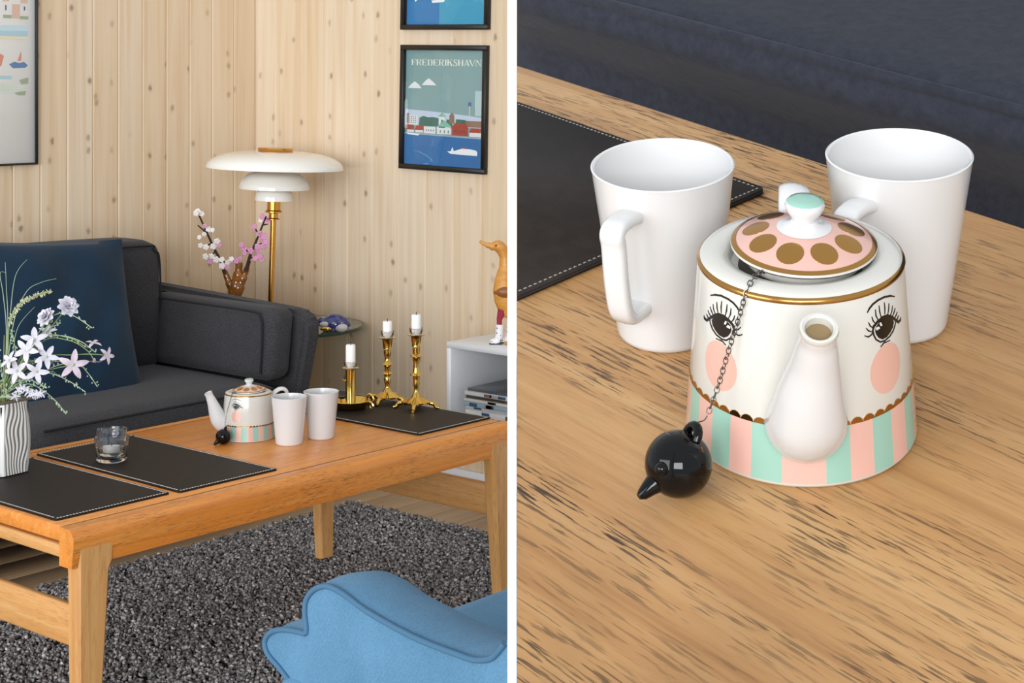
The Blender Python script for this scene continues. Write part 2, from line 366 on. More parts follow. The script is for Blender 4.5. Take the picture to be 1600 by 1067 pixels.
sp('back_cushion', cushion((1.05, 4.23, 0.40), (2.35, 4.47, 0.815), 0.05, (0.01, 0.035, 0.012), seed=4))
def arm_mesh():
    # leaning slim arm: profile in (y,z), widened outwards towards the top
    pts = [(3.72, 0.15), (3.68, 0.40), (3.66, 0.55), (3.665, 0.60), (3.70, 0.625), (3.76, 0.632), (4.2, 0.648), (4.58, 0.66), (4.58, 0.15)]
    m = MB(); lean = lambda z: (z - 0.15) * 0.13
    m.prism(pts, lambda p: (3.385 + lean(p[1]) * 0.75, p[0], p[1]), lambda p: (3.44 + lean(p[1]), p[0], p[1]))
    me = m.mesh('arm'); bm = bmesh.new(); bm.from_mesh(me)
    bmesh.ops.bevel(bm, geom=[e for e in bm.edges if e.calc_face_angle(0) > 0.3], offset=0.014, segments=3, affect='EDGES'); bm.to_mesh(me); bm.free(); me.shade_smooth(); return me
sp('arm', arm_mesh())
pad = cushion((3.30, 3.70, 0.425), (3.40, 4.34, 0.645), 0.035, (0.012, 0.0, 0.0), seed=5)
for v in pad.vertices: v.co.x += (v.co.z - 0.42) * 0.14; v.co.y -= (0.64 - v.co.z) * 0.03
pd = sp('arm_pad', pad)
def rel(pts): return [(p[0] - 2.4, p[1] - 4.1, p[2]) for p in pts]
part('piping', MB().tube(rel([(2.50, 3.662, 0.413), (2.9, 3.652, 0.416), (3.30, 3.662, 0.413)]), 0.004), M['pipe_dark'], c1)
part('piping', MB().tube(rel([(2.50, 3.655, 0.29), (2.9, 3.645, 0.287), (3.30, 3.655, 0.29)]), 0.004), M['pipe_dark'], c1)
part('piping', MB().tube(rel([(1.10, 3.662, 0.413), (1.8, 3.652, 0.416), (2.41, 3.662, 0.413)]), 0.004), M['pipe_dark'], c2)
part('piping', MB().tube(rel(smooth_path([(3.322, 4.33, 0.636), (3.318, 4.1, 0.636), (3.318, 3.79, 0.633), (3.316, 3.745, 0.618), (3.31, 3.73, 0.57), (3.298, 3.725, 0.45)])), 0.0035), M['pipe_dark'], pd)
part('piping', MB().tube(rel(smooth_path([(2.6, 4.232, 0.812), (3.22, 4.232, 0.812), (3.29, 4.235, 0.795), (3.318, 4.24, 0.74), (3.32, 4.24, 0.45)])), 0.0035), M['pipe_dark'], b1)
for x, y in ((3.37, 3.80), (3.37, 4.5), (1.1, 3.80), (1.1, 4.5)):
    part('leg', MB().lathe([(0.0001, 0), (0.014, 0), (0.022, 0.15), (0.0001, 0.15)], 12, c=(x - 2.4, y - 4.1, 0)), M['table_leg'], sf)

# throw pillow leaning on the sofa back
def pillow():
    n = 30; m = MB(); W = 0.285
    pts = {}
    for sd in (1, -1):
        for i in range(n + 1):
            for j in range(n + 1):
                u = -1 + 2 * i / n; v = -1 + 2 * j / n
                t = 0.085 * ((1 - abs(u) ** 2.4) * (1 - abs(v) ** 2.4)) ** 0.62
                k = 1 - 0.055 * (1 - abs(v) ** 2) * abs(u) ** 3; k2 = 1 - 0.035 * (1 - abs(u) ** 2) * abs(v) ** 3
                wr = 0.007 * math.sin(7 * u + 4 * v) * math.exp(-((v - 0.75) ** 2) * 6) + 0.004 * math.sin(11 * u - 6 * v)
                wr *= (1 - u * u) * (1 - v * v) * 2
                pts[(sd, i, j)] = (u * W * k * (1 - 0.07 * v), -sd * (t + wr), v * W * k2)
    idx = {}
    vs = []
    for k, p in pts.items(): idx[k] = len(vs); vs.append(p)
    fs = [(idx[(sd, i, j)], idx[(sd, i + 1, j)], idx[(sd, i + 1, j + 1)], idx[(sd, i, j + 1)]) for sd in (1, -1) for i in range(n) for j in range(n)]
    return m.add(vs, fs).mesh('pillow', True, 80)
pl = link('throw_pillow', pillow(), M['velvet']); pl.location = (2.715, 4.08, 0.598)
pl.rotation_euler = (math.radians(-17), math.radians(3), math.radians(-9))
tag(pl, 'dark navy velvet throw pillow leaning on the charcoal sofa', 'pillow')

# ------------------------------------------------------------------ coffee table (room)
TZ = 0.48
ct = thing('coffee_table', 'oak coffee table with tapered legs on the grey rug', 'table', (2.44, 2.945, 0))
def tp(name, me, mat, par=None):
    me.transform(Matrix.Translation((-2.44, -2.945, 0))); return link(name, me, mat, par or ct)
tp('tabletop', rbox((1.795, 2.645, TZ - 0.031), (3.085, 3.245, TZ), 0.004, 2), M['table'])
def rail(y0, y1, sgn):
    # long rail with a big rounded outer shoulder
    ya, yb = (y0, y1); m = MB(); r = 0.022
    arc = [(ya + sgn * (r - r * math.cos(t)), TZ - r + r * math.sin(t)) for t in np.linspace(0, PI / 2, 7)]
    poly = [(ya + sgn * 0.006, TZ - 0.074)] + arc + [(yb, TZ), (yb, TZ - 0.074)]
    m.prism(poly, lambda p: (1.79, p[0], p[1]), lambda p: (3.09, p[0], p[1])); return m.mesh('rail', True, 30)
tp('rail', rail(2.605, 2.652, 1), M['table']); tp('rail', rail(3.285, 3.238, -1), M['table'])
for x0, x1 in ((1.792, 1.815), (3.065, 3.088)):
    tp('end_apron', rbox((x0, 2.65, TZ - 0.060), (x1, 3.24, TZ - 0.035), 0.004, 2), M['table_end'])
def leg(cx, cy, sx, sy):
    m = MB(); lv = [(TZ - 0.03, 0.086, 0.040), (TZ - 0.072, 0.086, 0.040), (TZ - 0.088, 0.077, 0.038), (0.25, 0.068, 0.036), (0.03, 0.052, 0.030)]
    vs = []; fs = []
    for z, wx, wy in lv:
        x0, x1 = (cx, cx + sx * wx); y0, y1 = (cy, cy + sy * wy); c = 0.008
        xs0, xs1 = x0, x1; a = sx * c; b = sy * c
        vs += [(x0 + a, y0, z), (x1 - a, y0, z), (x1, y0 + b, z), (x1, y1 - b, z), (x1 - a, y1, z), (x0 + a, y1, z), (x0, y1 - b, z), (x0, y0 + b, z)]
    for i in range(len(lv) - 1):
        for k in range(8): fs.append((i * 8 + k, i * 8 + (k + 1) % 8, (i + 1) * 8 + (k + 1) % 8, (i + 1) * 8 + k))
    fs += [tuple(range(8)), tuple(range((len(lv) - 1) * 8, len(lv) * 8))]
    return m.add(vs, fs).mesh('leg', True, 35)
for cx, cy, sx, sy in ((1.800, 2.607, 1, 1), (3.080, 2.607, -1, 1), (1.800, 3.283, 1, -1), (3.080, 3.283, -1, -1)): tp('leg', leg(cx, cy, sx, sy), M['table_leg'])
for x in (1.812, 3.052): tp('stretcher', rbox((x - 0.0, 2.640, 0.245), (x + 0.018, 3.242, 0.325), 0.005, 2), M['table_end'])

# ------------------------------------------------------------------ leather mats
def mat_mesh(poly, t=0.004):
    m = MB(); m.prism(poly, lambda p: (p[0], p[1], 0), lambda p: (p[0], p[1], t)); me = m.mesh('mat', True, 40)
    bm = bmesh.new(); bm.from_mesh(me); bmesh.ops.bevel(bm, geom=[e for e in bm.edges if abs(e.verts[0].co.z - e.verts[1].co.z) < 1e-6], offset=0.0013, segments=2, affect='EDGES'); bm.to_mesh(me); bm.free(); me.shade_smooth(); return me
def rrect(w, d, r=0.006):
    out = []
    for cx, cy, a in ((w/2 - r, d/2 - r, 0), (-w/2 + r, d/2 - r, 90), (-w/2 + r, -d/2 + r, 180), (w/2 - r, -d/2 + r, 270)):
        for k in range(4):
            t = math.radians(a + 30 * k); out.append((cx + r * math.cos(t), cy + r * math.sin(t)))
    return out
def stitches(segs, step=0.0062, ln=0.0038, z=0.0042, wd=0.0011):
    m = MB()
    for (x0, y0), (x1, y1) in segs:
        L = math.hypot(x1 - x0, y1 - y0); ux, uy = (x1 - x0) / L, (y1 - y0) / L
        for k in range(int(L / step)):
            s = k * step; c = Vector((x0 + ux * s, y0 + uy * s, z)); e = c + Vector((ux, uy, 0)) * ln; nx = Vector((-uy, ux, 0)) * wd
            m.add([c - nx, e - nx, e + nx, c + nx, (c + e) / 2 - nx * 0.6 + Vector((0, 0, .0006)), (c + e) / 2 + nx * 0.6 + Vector((0, 0, .0006))], [(0, 1, 4), (1, 2, 5, 4), (2, 3, 5), (3, 0, 4, 5)])
    return m
def leather_mat(x0, x1, y0, y1, rz, label):
    w_, d_ = x1 - x0, y1 - y0
    t = thing('leather_mat', label, 'mat', Matrix.Translation(((x0 + x1) / 2, (y0 + y1) / 2, TZ)) @ Matrix.Rotation(math.radians(rz), 4, 'Z'), 'leather mats on the coffee table')
    link('pad', mat_mesh(rrect(w_, d_)), M['leather'], t)
    i = 0.0060; a, b = w_ / 2 - i, d_ / 2 - i
    s = part('stitching', stitches([((-a, -b), (a, -b)), ((a, -b), (a, b)), ((a, b), (-a, b)), ((-a, b), (-a, -b))], 0.0074, 0.0046, 0.0042, 0.0017), M['thread'], t); s['kind'] = 'stuff'
leather_mat(1.808, 2.082, 2.69, 3.19, 0, 'dark brown stitched leather mat under the flower vase')
leather_mat(2.102, 2.368, 2.68, 3.21, -0.6, 'dark brown stitched leather mat under the tea light glass')
leather_mat(2.822, 3.088, 2.687, 3.20, 0, 'dark brown stitched leather mat under the brass candlesticks')

# ------------------------------------------------------------------ mugs, teapot, tea infuser builders
def mug(name, label, M4, rr, rb, h, hang, group, handle_deg):
    t = thing(name, label, 'mug', M4, group); th = 0.0035
    prof = [(0.0001, 0.002), (rb - 0.006, 0.002), (rb - 0.003, 0.0), (rb - 0.0008, 0.0012), (rb, 0.004), (rr - 0.0012, h - 0.003), (rr - 0.0006, h - 0.0006), (rr - 0.0016, h), (rr - th + 0.0004, h - 0.0006), (rr - th, h - 0.003), (rb - th + 0.001, 0.010), (rb - th - 0.006, 0.0065), (0.0001, 0.006)]
    part('body', MB().lathe(prof, 64), M['china'], t, ang=50)
    z1, z0 = h * 0.87, h * 0.30; r1 = rb + (rr - rb) * 0.87 - 0.003; r0 = rb + (rr - rb) * 0.30 - 0.003; ex = 0.027
    pts = smooth_path([(r1, 0, z1 - 0.004), (r1 + 0.012, 0, z1 - 0.0015), (r1 + ex * 0.85, 0, z1 - 0.002), (r1 + ex, 0, z1 - 0.006), (r1 + ex - 0.0015, 0, z1 - 0.014), (r0 + ex + 0.0045, 0, z0 + 0.030), (r0 + ex + 0.001, 0, z0 + 0.010), (r0 + ex - 0.004, 0, z0 + 0.002), (r0 + ex * 0.6, 0, z0 - 0.001), (r0, 0, z0 - 0.001)], 5)
    hm = MB(); n = len(pts); P = pts; sec = []
    for k in range(12):
        a = 2 * PI * k / 12; ca, sa = math.cos(a), math.sin(a); sec.append((math.copysign(abs(ca) ** 0.6, ca) * 0.0042, math.copysign(abs(sa) ** 0.6, sa) * 0.0078))
    vs = []; fs = []
    for i in range(n):
        T = (P[min(i + 1, n - 1)] - P[max(i - 1, 0)]).normalized(); N = Vector((-T.z, 0, T.x))
        for a, b in sec: vs.append(P[i] + N * a + Vector((0, b, 0)))
    for i in range(n - 1):
        for k in range(12): fs.append((i * 12 + k, i * 12 + (k + 1) % 12, (i + 1) * 12 + (k + 1) % 12, (i + 1) * 12 + k))
    hm.add(vs, fs).xf(Matrix.Rotation(math.radians(handle_deg), 4, 'Z')); part('handle', hm, M['china'], t, ang=60)
    return t

RB, RTOP, HP = 0.065, 0.0559, 0.1095
def cone_r(z): return RB + (RTOP + 0.0003 - RB) * (z - 0.0025) / (HP - 0.0055)
def cone_pt(deg, z, off=0.0):
    r = cone_r(z) + off; a = math.radians(deg); return (r * math.cos(a), r * math.sin(a), z)
def fill(mb, poly, fn, o1=0.00025, rings=6):
    """curved patch: concentric rings of a star-shaped outline laid on a surface, with a skirt into it"""
    n = len(poly); cx = sum(p[0] for p in poly) / n; cy = sum(p[1] for p in poly) / n; vs = [fn((cx, cy), o1)]; fs = []
    for k in range(1, rings + 1):
        t = k / rings; vs += [fn((cx + (p[0] - cx) * t, cy + (p[1] - cy) * t), o1) for p in poly]
    vs += [fn(p, -0.0004) for p in poly]
    for i in range(n):
        j = (i + 1) % n; fs.append((0, 1 + i, 1 + j))
        for k in range(rings): fs.append((1 + k * n + i, 1 + (k + 1) * n + i, 1 + (k + 1) * n + j, 1 + k * n + j))
    return mb.add(vs, fs)
def decal(mb, poly, o0=-0.0003, o1=0.00025): return fill(mb, poly, lambda p, o: cone_pt(p[0], p[1], o), o1)
def decal_flat(mb, poly, o0=-0.0003, o1=0.0003): return mb.prism(poly, lambda p: cone_pt(p[0], p[1], o0), lambda p: cone_pt(p[0], p[1], o1))
def stroke(mb, pts, w, taper=True):
    """a painted line on the pot: pts (deg, z); width w in metres"""
    P = [Vector((p[0], p[1])) for p in pts]; n = len(P); k = math.radians(1) * 0.058; L = []; Rr = []
    for i in range(n):
        d = P[min(i + 1, n - 1)] - P[max(i - 1, 0)]; d = Vector((d.x * k, d.y)).normalized(); wd = w * (0.55 if (taper and i in (0, n - 1)) else 1.0) / 2
        L.append((P[i].x - d.y * wd / k, P[i].y + d.x * wd)); Rr.append((P[i].x + d.y * wd / k, P[i].y - d.x * wd))
    for i in range(n - 1): decal_flat(mb, [L[i], L[i + 1], Rr[i + 1], Rr[i]], -0.0003, 0.0003)
EYE = dict(
 brow=[(35.5, 96.6), (37.1, 98.6), (39.7, 100.3), (43.5, 101.3), (48.9, 101.3), (54.1, 99.9), (58.6, 97.7)],
 lid=[(38.4, 84.7), (39.5, 87.7), (42.2, 89.3), (46.2, 90.5), (50.4, 90.0), (54.3, 87.6), (57.8, 84.5), (60.9, 81.8), (63.8, 81.8), (64.3, 83.2)],
 iris=[(40.3, 84.5), (41.0, 86.8), (43.8, 88.7), (46.7, 90.1), (50.4, 89.8), (54.3, 87.2), (56.0, 84.0), (54.8, 81.6), (52.2, 79.7), (48.8, 78.2), (45.3, 78.2), (42.6, 80.0), (40.9, 82.5)],
 out=[(38.8, 85.0), (39.2, 82.8), (40.5, 79.9), (43.5, 77.4), (46.9, 76.8), (51.3, 77.6), (54.9, 79.4), (57.1, 81.8), (57.9, 83.6)],
 h1=[(43.5, 88.2), (44.6, 88.4), (45.6, 86.2), (44.2, 86.3)], h2=[(40.7, 86.5), (42.8, 86.6), (43.8, 85.2), (41.1, 84.9)],
 low=[(43.6, 74.5), (46.2, 75.8), (51.4, 75.3)],
 lashes=[[(48.3, 98.4), (48.6, 94.8), (48.2, 91.5)], [(52.4, 96.3), (51.9, 93.2), (50.8, 90.5)], [(55.7, 93.7), (54.7, 90.8), (53.0, 89.0)], [(58.4, 91.1), (56.7, 89.1), (54.7, 87.5)], [(60.4, 88.0), (58.5, 86.5), (56.4, 85.7)], [(61.6, 85.4), (60.3, 84.2), (58.2, 84.1)], [(44.1, 98.0), (44.3, 94.3), (45.2, 90.9)], [(41.2, 96.8), (41.4, 93.2), (42.8, 90.1)], [(38.5, 93.5), (39.1, 91.1), (40.8, 88.7)], [(36.0, 91.0), (37.1, 88.6), (39.1, 86.8)], [(34.3, 88.2), (35.7, 86.4), (38.0, 85.0)], [(33.0, 84.3), (35.5, 82.9), (37.7, 83.5), (38.6, 84.7)]])
def teapot(label, M4, lid_tilt=True):
    t = thing('teapot', label, 'teapot', M4, 'white teapots with painted eyes')
    body = [(0.0001, 0.0015), (RB - 0.006, 0.0015), (RB - 0.003, 0), (RB - 0.0012, 0.0006), (RB, 0.0025), (RTOP + 0.0003, HP - 0.003), (RTOP - 0.0004, HP - 0.0008), (RTOP - 0.003, HP + 0.0012), (RTOP - 0.010, HP + 0.0022), (0.0405, HP + 0.0006), (0.0385, HP - 0.0015), (0.0378, HP - 0.006), (0.0340, HP - 0.0075), (0.0335, HP - 0.016), (0.05, 0.05), (0.055, 0.008), (0.0001, 0.006)]
    bd = part('body', MB().lathe(body, 96), M['china_cream'], t, ang=50)
    part('gold_rim', MB().lathe([(RTOP + 0.0006, HP - 0.0036), (RTOP + 0.0009, HP - 0.0026), (RTOP + 0.0003, HP - 0.0012), (RTOP - 0.0008, HP - 0.0004)], 96), M['gold'], bd)
    # coloured band of stripes below the scallops
    ZB, ZS = 0.0032, 0.0365
    bounds = [-99.5, -78.5, -66.3, -53.2, -40.3, -27.6]
    pink = True; ang = bounds[-1]; edges = list(bounds)
    while edges[-1] < 260.5 - 12.4 * 1.5: edges.append(edges[-1] + 12.4)
    edges.append(260.5); 
    for i in range(len(edges) - 1):
        a0, a1 = math.radians(edges[i]), math.radians(edges[i + 1]); r = cone_r
        m = MB().lathe([(r(ZB) - 0.0003, ZB), (r(ZB) + 0.0002, ZB), (r(ZS) + 0.0002, ZS), (r(ZS) - 0.0003, ZS)], 5, a0, a1)
        part('stripe', m, M['pink'] if i % 2 == 0 else M['mint'], bd)
    ns = 52
    for i in range(ns):
        d = -90 + 360 * i / ns; wd = 180 / ns * 0.98
        arc = [(d + wd * math.cos(a), ZS - 0.0006 + 0.0035 * math.sin(a)) for a in np.linspace(0, PI, 7)]
        m = MB(); decal_flat(m, arc, -0.0003, 0.0005); part('scallop', m, M['gold'], bd, smooth=False)
    for sg in (1, -1):
        X = lambda L: [(-89 + sg * a, z / 1000) for a, z in L]
        ey = MB(); decal(ey, X(EYE['iris'])); stroke(ey, X(EYE['out']), 0.0009, False); stroke(ey, X(EYE['lid']), 0.0016, True)
        stroke(ey, X(EYE['low']), 0.0008)
        e = part('painted_eye', ey, M['ink'], bd, smooth=False)
        h = MB(); decal(h, X(EYE['h1']), 0, 0.0004); decal(h, X(EYE['h2']), 0, 0.0004); part('eye_glint', h, M['china'], bd, smooth=False)
        la = MB(); [stroke(la, X(l), 0.0008) for l in EYE['lashes']]; part('lashes', la, M['ink'], bd, smooth=False)
        bw = MB(); stroke(bw, X(EYE['brow']), 0.0011); part('brow', bw, M['ink'], bd, smooth=False)
        ck = MB(); decal(ck, [(-89 + sg * 48 + 12.3 * math.cos(a), 0.0605 + 0.0142 * math.sin(a)) for a in np.linspace(0, 2 * PI, 33)[:-1]], -0.0003, 0.00015); part('cheek_spot', ck, M['blush'], bd, smooth=False)
    # spout along -y
    pth = smooth_path([(0.001, -0.042, 0.034), (0.002, -0.061, 0.039), (0.003, -0.0715, 0.050), (0.004, -0.0790, 0.067), (0.006, -0.0865, 0.087), (0.0072, -0.0945, 0.106), (0.0076, -0.0980, 0.1140)], 6)
    rad0 = [0.0215, 0.0218, 0.0205, 0.0172, 0.0128, 0.0094, 0.0094]; n = len(pth)
    rads = [np.interp(i / (n - 1) * 6, range(7), rad0) for i in range(n)]
    sp_ = MB().tube(pth, rads, 20, cap=False); part('spout', sp_, M['china'], t, ang=80)
    d = (pth[-1] - pth[-2]).normalized(); q = d.to_track_quat('Z', 'Y').to_matrix().to_4x4()
    rim = MB().lathe([(0.0091, -0.003), (0.0099, -0.0005), (0.0095, 0.0012), (0.0082, 0.0014), (0.0070, 0.0003), (0.0066, -0.004)], 28).xf(Matrix.Translation(pth[-1]) @ q)
    part('spout_rim', rim, M['china_cream'], t)
    part('spout_hole', MB().lathe([(0.0001, -0.0042), (0.0067, -0.0040), (0.0069, -0.0025)], 24).xf(Matrix.Translation(pth[-1]) @ q), M['hole'], t)
    hp = smooth_path([(0, 0.052, 0.088), (-0.002, 0.066, 0.104), (-0.002, 0.080, 0.1105), (-0.002, 0.093, 0.105), (0, 0.0985, 0.080), (0, 0.097, 0.060), (0, 0.088, 0.042), (0, 0.074, 0.031), (0, 0.060, 0.027)], 5)
    part('handle', MB().tube(hp, 0.0046, 16, flatn=2.05), M['china'], t, ang=80)
    # lid: domed, pink with gold dots and a knob
    LZ = HP + 0.0048
    lid = bpy.data.objects.new('lid', None); COL.objects.link(lid); lid.parent = t; lid.location = (0.002, 0.002, LZ); lid.empty_display_size = 0.02
    lid.rotation_euler = (math.radians(2.0), math.radians(1.5), 0)
    dome = lambda r: 0.0108 * (1 - (r / 0.040) ** 2) + 0.0004
    prof = [(0.0001, -0.010), (0.0315, -0.010), (0.0325, -0.008), (0.0330, -0.003), (0.0385, -0.0022), (0.0400, -0.0006), (0.0398, 0.0006)] + [(r, dome(r)) for r in (0.038,)]
    part('lid_underside', MB().lathe(prof, 72), M['china_cream'], lid)
    part('lid_top', MB().lathe([(r, dome(r)) for r in np.linspace(0.038, 0.0001, 12)], 72), M['pink'], lid)
    part('gold_band', MB().lathe([(0.0398, 0.0008), (0.0395, dome(0.0392) + 0.0003), (0.0372, dome(0.0372) + 0.0003)], 72), M['gold'], lid)
    for i in range(9):
        a = math.radians(-107 + 40 * i); cx, cy = 0.0265 * math.cos(a), 0.0265 * math.sin(a); m = MB(); pr = []
        for k in range(22):
            b = 2 * PI * k / 22; u, v_ = 0.0074 * math.cos(b), 0.0074 * math.sin(b)
            pr.append((cx + u, cy + v_))
        fill(m, pr, lambda p, o: (p[0], p[1], dome(math.hypot(*p)) + o), 0.0003)
        part('gold_dot', m, M['gold'], lid, smooth=False)
    kb = [(0.0150, dome(0.015) + 0.0002), (0.0120, 0.0108), (0.0080, 0.0125), (0.0068, 0.0145), (0.0074, 0.0168), (0.0100, 0.0200), (0.0108, 0.0230), (0.0102, 0.0252), (0.0090, 0.0262)]
    part('knob', MB().lathe(kb, 36), M['china'], lid)
    part('knob_top', MB().lathe([(0.0103, 0.0250), (0.0092, 0.0263), (0.006, 0.0272), (0.0001, 0.0276)], 32), M['mint'], lid)
    return t
def link_mesh():
    m = MB(); seg, ms = 14, 6; R = 0.00135; st = 0.0009; r = 0.00032; vs = []; fs = []
    for i in range(seg):
        a = 2 * PI * i / seg; c = Vector((R * math.cos(a), 0, R * math.sin(a) + math.copysign(st * 0.5, math.sin(a)) * (1 if abs(math.sin(a)) > 0.05 else 0))); nrm = Vector((math.cos(a), 0, math.sin(a)))
        for k in range(ms):
            b = 2 * PI * k / ms; vs.append(c + nrm * (r * math.cos(b)) + Vector((0, r * math.sin(b), 0)))
    for i in range(seg):
        for k in range(ms): fs.append((i * ms + k, ((i + 1) % seg) * ms + k, ((i + 1) % seg) * ms + (k + 1) % ms, i * ms + (k + 1) % ms))
    return m.add(vs, fs).mesh('chain_link')
LINK = link_mesh(); LINK.materials.append(M['steel'])
def infuser(label, M4, c, beak, chain, bump_dir, loop_dir):
    """c: ball centre in the frame of M4; chain: points from the ball loop up to the lid"""
    base = M4 @ Matrix.Translation((c[0], c[1], 0)); t = thing('tea_infuser', label, 'tea infuser', base, 'black tea infuser balls')
    r = 0.0181; cc = Vector((0, 0, r)); S = lambda p: Vector(p) - Vector((c[0], c[1], 0))
    part('ball', MB().ball(cc, r, 40, 26), M['black_gloss'], t)
    bd = Vector(beak).normalized(); p0 = cc + bd * (r * 0.85)
    part('beak', MB().tube([p0, p0 + bd * 0.005, p0 + bd * 0.010 + Vector((0, 0, -0.0005)), p0 + bd * 0.0125], [0.0062, 0.0047, 0.0033, 0.0018], 16), M['black_gloss'], t)
    b2 = Vector(bump_dir).normalized(); part('bump', MB().ball(cc + b2 * r * 0.97, 0.0038, 16, 10), M['black_gloss'], t)
    ld = Vector(loop_dir).normalized(); lp = cc + ld * (r + 0.0015); q = ld.to_track_quat('Z', 'Y').to_matrix().to_4x4()
    ring = []
    for k in range(9): a = PI * k / 8; ring.append(Vector((0.0052 * math.cos(a), 0, 0.0062 * math.sin(a) - 0.003)))
    part('loop', MB().tube(ring, 0.0026, 12).xf(Matrix.Translation(lp) @ q), M['black_gloss'], t)
    P = smooth_path([S(p) for p in chain], 24)
    # wire hook from the loop to the first link
    top = lp + ld * 0.004
    part('wire_hook', MB().tube(smooth_path([top + Vector((-0.003, 0, -0.004)), top + Vector((-0.001, 0, 0.001)), (top + P[0]) / 2 + Vector((0.0008, 0, 0)), P[0]], 6), 0.00035, 6), M['steel'], t)
    acc = 0; last = P[0]; k = 0; pitch = 0.0029
    for i in range(1, len(P)):
        acc += (P[i] - P[i - 1]).length
        if acc >= pitch:
            acc -= pitch; d = (P[i] - P[i - 1]).normalized(); o = link('chain_link', LINK, None, t)
            o.matrix_local = Matrix.Translation(P[i]) @ d.to_track_quat('Z', 'Y').to_matrix().to_4x4() @ Matrix.Rotation((k % 2) * PI / 2 + 0.6, 4, 'Z'); k += 1
    return t

# teapot, infuser and mugs on the coffee table
# spout (-y local) must point to the left of the camera and a little towards it
sd = (RT * -0.93 + FW * -0.37).normalized(); rot = math.atan2(sd.y, sd.x) - math.radians(-90)
TPM = Matrix.Translation((2.546, 2.99, TZ)) @ Matrix.Rotation(rot, 4, 'Z')
teapot('white eyed teapot on the coffee table in the room, spout to the left', TPM)
mg = 'white mugs on the coffee table in the room'
mug('mug', 'front white mug in the room, standing before the teapot handle', Matrix.Translation((2.562, 2.862, TZ)), 0.0428, 0.0320, 0.112, 0, mg, 25)
mug('mug', 'rear white mug in the room, nearer to the candlesticks', Matrix.Translation((2.655, 2.852, TZ)), 0.0430, 0.0312, 0.112, 0, mg, 20)

# ================================================================== RIGHT: the close-up table
A_ = ((0.9871, -0.1603, 0.0057), (0.1491, 0.9303, 0.335), (-0.059, -0.3298, 0.9422)); O_ = (0.1654, 0.9264, -0.1929)
ax = [RT * a[0] + FW * a[1] + UP * a[2] for a in A_]; org = CW(*O_)
MS = Matrix(((ax[0].x, ax[1].x, ax[2].x, org.x), (ax[0].y, ax[1].y, ax[2].y, org.y), (ax[0].z, ax[1].z, ax[2].z, org.z), (0, 0, 0, 1)))
MT = MS @ Matrix.Rotation(math.radians(-41.5), 4, 'Z')     # table frame: x along the grain, y towards the sofa
MTi = MT.inverted()
def cut_left(me, px=808.0):
    """trim what would run through the white gutter board"""
    k = (px - 800) / 2520; pn = (RT - FW * k).normalized()
    n_loc = (MTi.to_3x3() @ pn).normalized(); c_loc = MTi @ Vector((0, 0, CAM_H))
    bm = bmesh.new(); bm.from_mesh(me)
    r = bmesh.ops.bisect_plane(bm, geom=bm.verts[:] + bm.edges[:] + bm.faces[:], plane_co=c_loc, plane_no=n_loc, clear_inner=True)
    ed = [e for e in r['geom_cut'] if isinstance(e, bmesh.types.BMEdge)]
    bmesh.ops.holes_fill(bm, edges=ed, sides=0); bm.to_mesh(me); bm.free(); return me
rt = thing('oak_table', 'worn oak table seen close up, with dark grain, under the large teapot', 'table', MT)
link('tabletop', cut_left(rbox((-0.95, -0.335, -0.032), (0.40, 0.32, 0), 0.008, 3)), M['table_r'], rt)
for wx, wy in ((0.06, 0.68), (0.60, 0.72), (0.10, 1.25), (0.52, 1.05)):
    p = CW(wx, wy, 0); d_ = MTi @ p; nrm = MT.to_3x3() @ Vector((0, 0, 1)); top = p.z - (nrm.dot(p - MT @ Vector((0, 0, -0.03)))) / nrm.z
    m = MB().tube([(p.x, p.y, 0.003), (p.x, p.y, top)], [0.014, 0.022], 10); m.xf(MTi); part('leg', m, M['table_leg'], rt)
# leather mat
rm = thing('leather_mat', 'dark brown stitched leather mat behind the large mug with square handle', 'mat', MT)
link('pad', cut_left(mat_mesh([(-0.60, -0.30), (-0.244, -0.30), (-0.238, -0.294), (-0.238, 0.2355), (-0.244, 0.2415), (-0.60, 0.2415)], 0.004)), M['leather'], rm)
ms_ = stitches([((-0.55, 0.236), (-0.243, 0.236)), ((-0.2435, 0.236), (-0.2435, -0.03))], 0.0046, 0.0030, 0.0042, 0.0006).mesh('stitching')
o = link('stitching', cut_left(ms_, 809), M['thread_g'], rm); o['kind'] = 'stuff'
# sofa behind the close-up table
rs = thing('sofa', 'dark blue-grey sofa seat behind the close-up oak table', 'sofa', MT)
sc_ = cushion((-1.5, 0.455, -0.29), (0.75, 1.05, 0.032), 0.03, (0, 0.01, 0.012), 20, 9)
for v in sc_.vertices: v.co.y += min(0.10, max(0, -0.005 - v.co.z) * 1.2) if v.co.y < 0.7 else 0
link('seat_cushion', cut_left(sc_), M['sofa_r'], rs)
link('seat_base', cut_left(rbox((-1.5, 0.62, -0.36), (0.75, 1.05, -0.28), 0.02)), M['sofa_r'], rs)
link('backrest', cut_left(cushion((-1.5, 0.98, 0.02), (0.75, 1.2, 0.40), 0.05, (0, 0.02, 0), 12, 11)), M['sofa_r'], rs)
pp = MB().tube([(-1.45, 0.462, 0.023), (0.72, 0.462, 0.023)], 0.006, 10).mesh('piping'); link('piping', cut_left(pp), M['sofa_r'], rs)
for wx, wy in ((0.25, 1.62), (0.75, 1.40), (0.55, 1.75), (0.95, 1.65)):
    p = CW(wx, wy, 0); nrm = MT.to_3x3() @ Vector((0, 0, 1)); top = p.z - (nrm.dot(p - MT @ Vector((0, 0, -0.35)))) / nrm.z
    part('leg', MB().tube([(p.x, p.y, 0.003), (p.x, p.y, top)], [0.014, 0.024], 10).xf(MTi), M['table_leg'], rs)
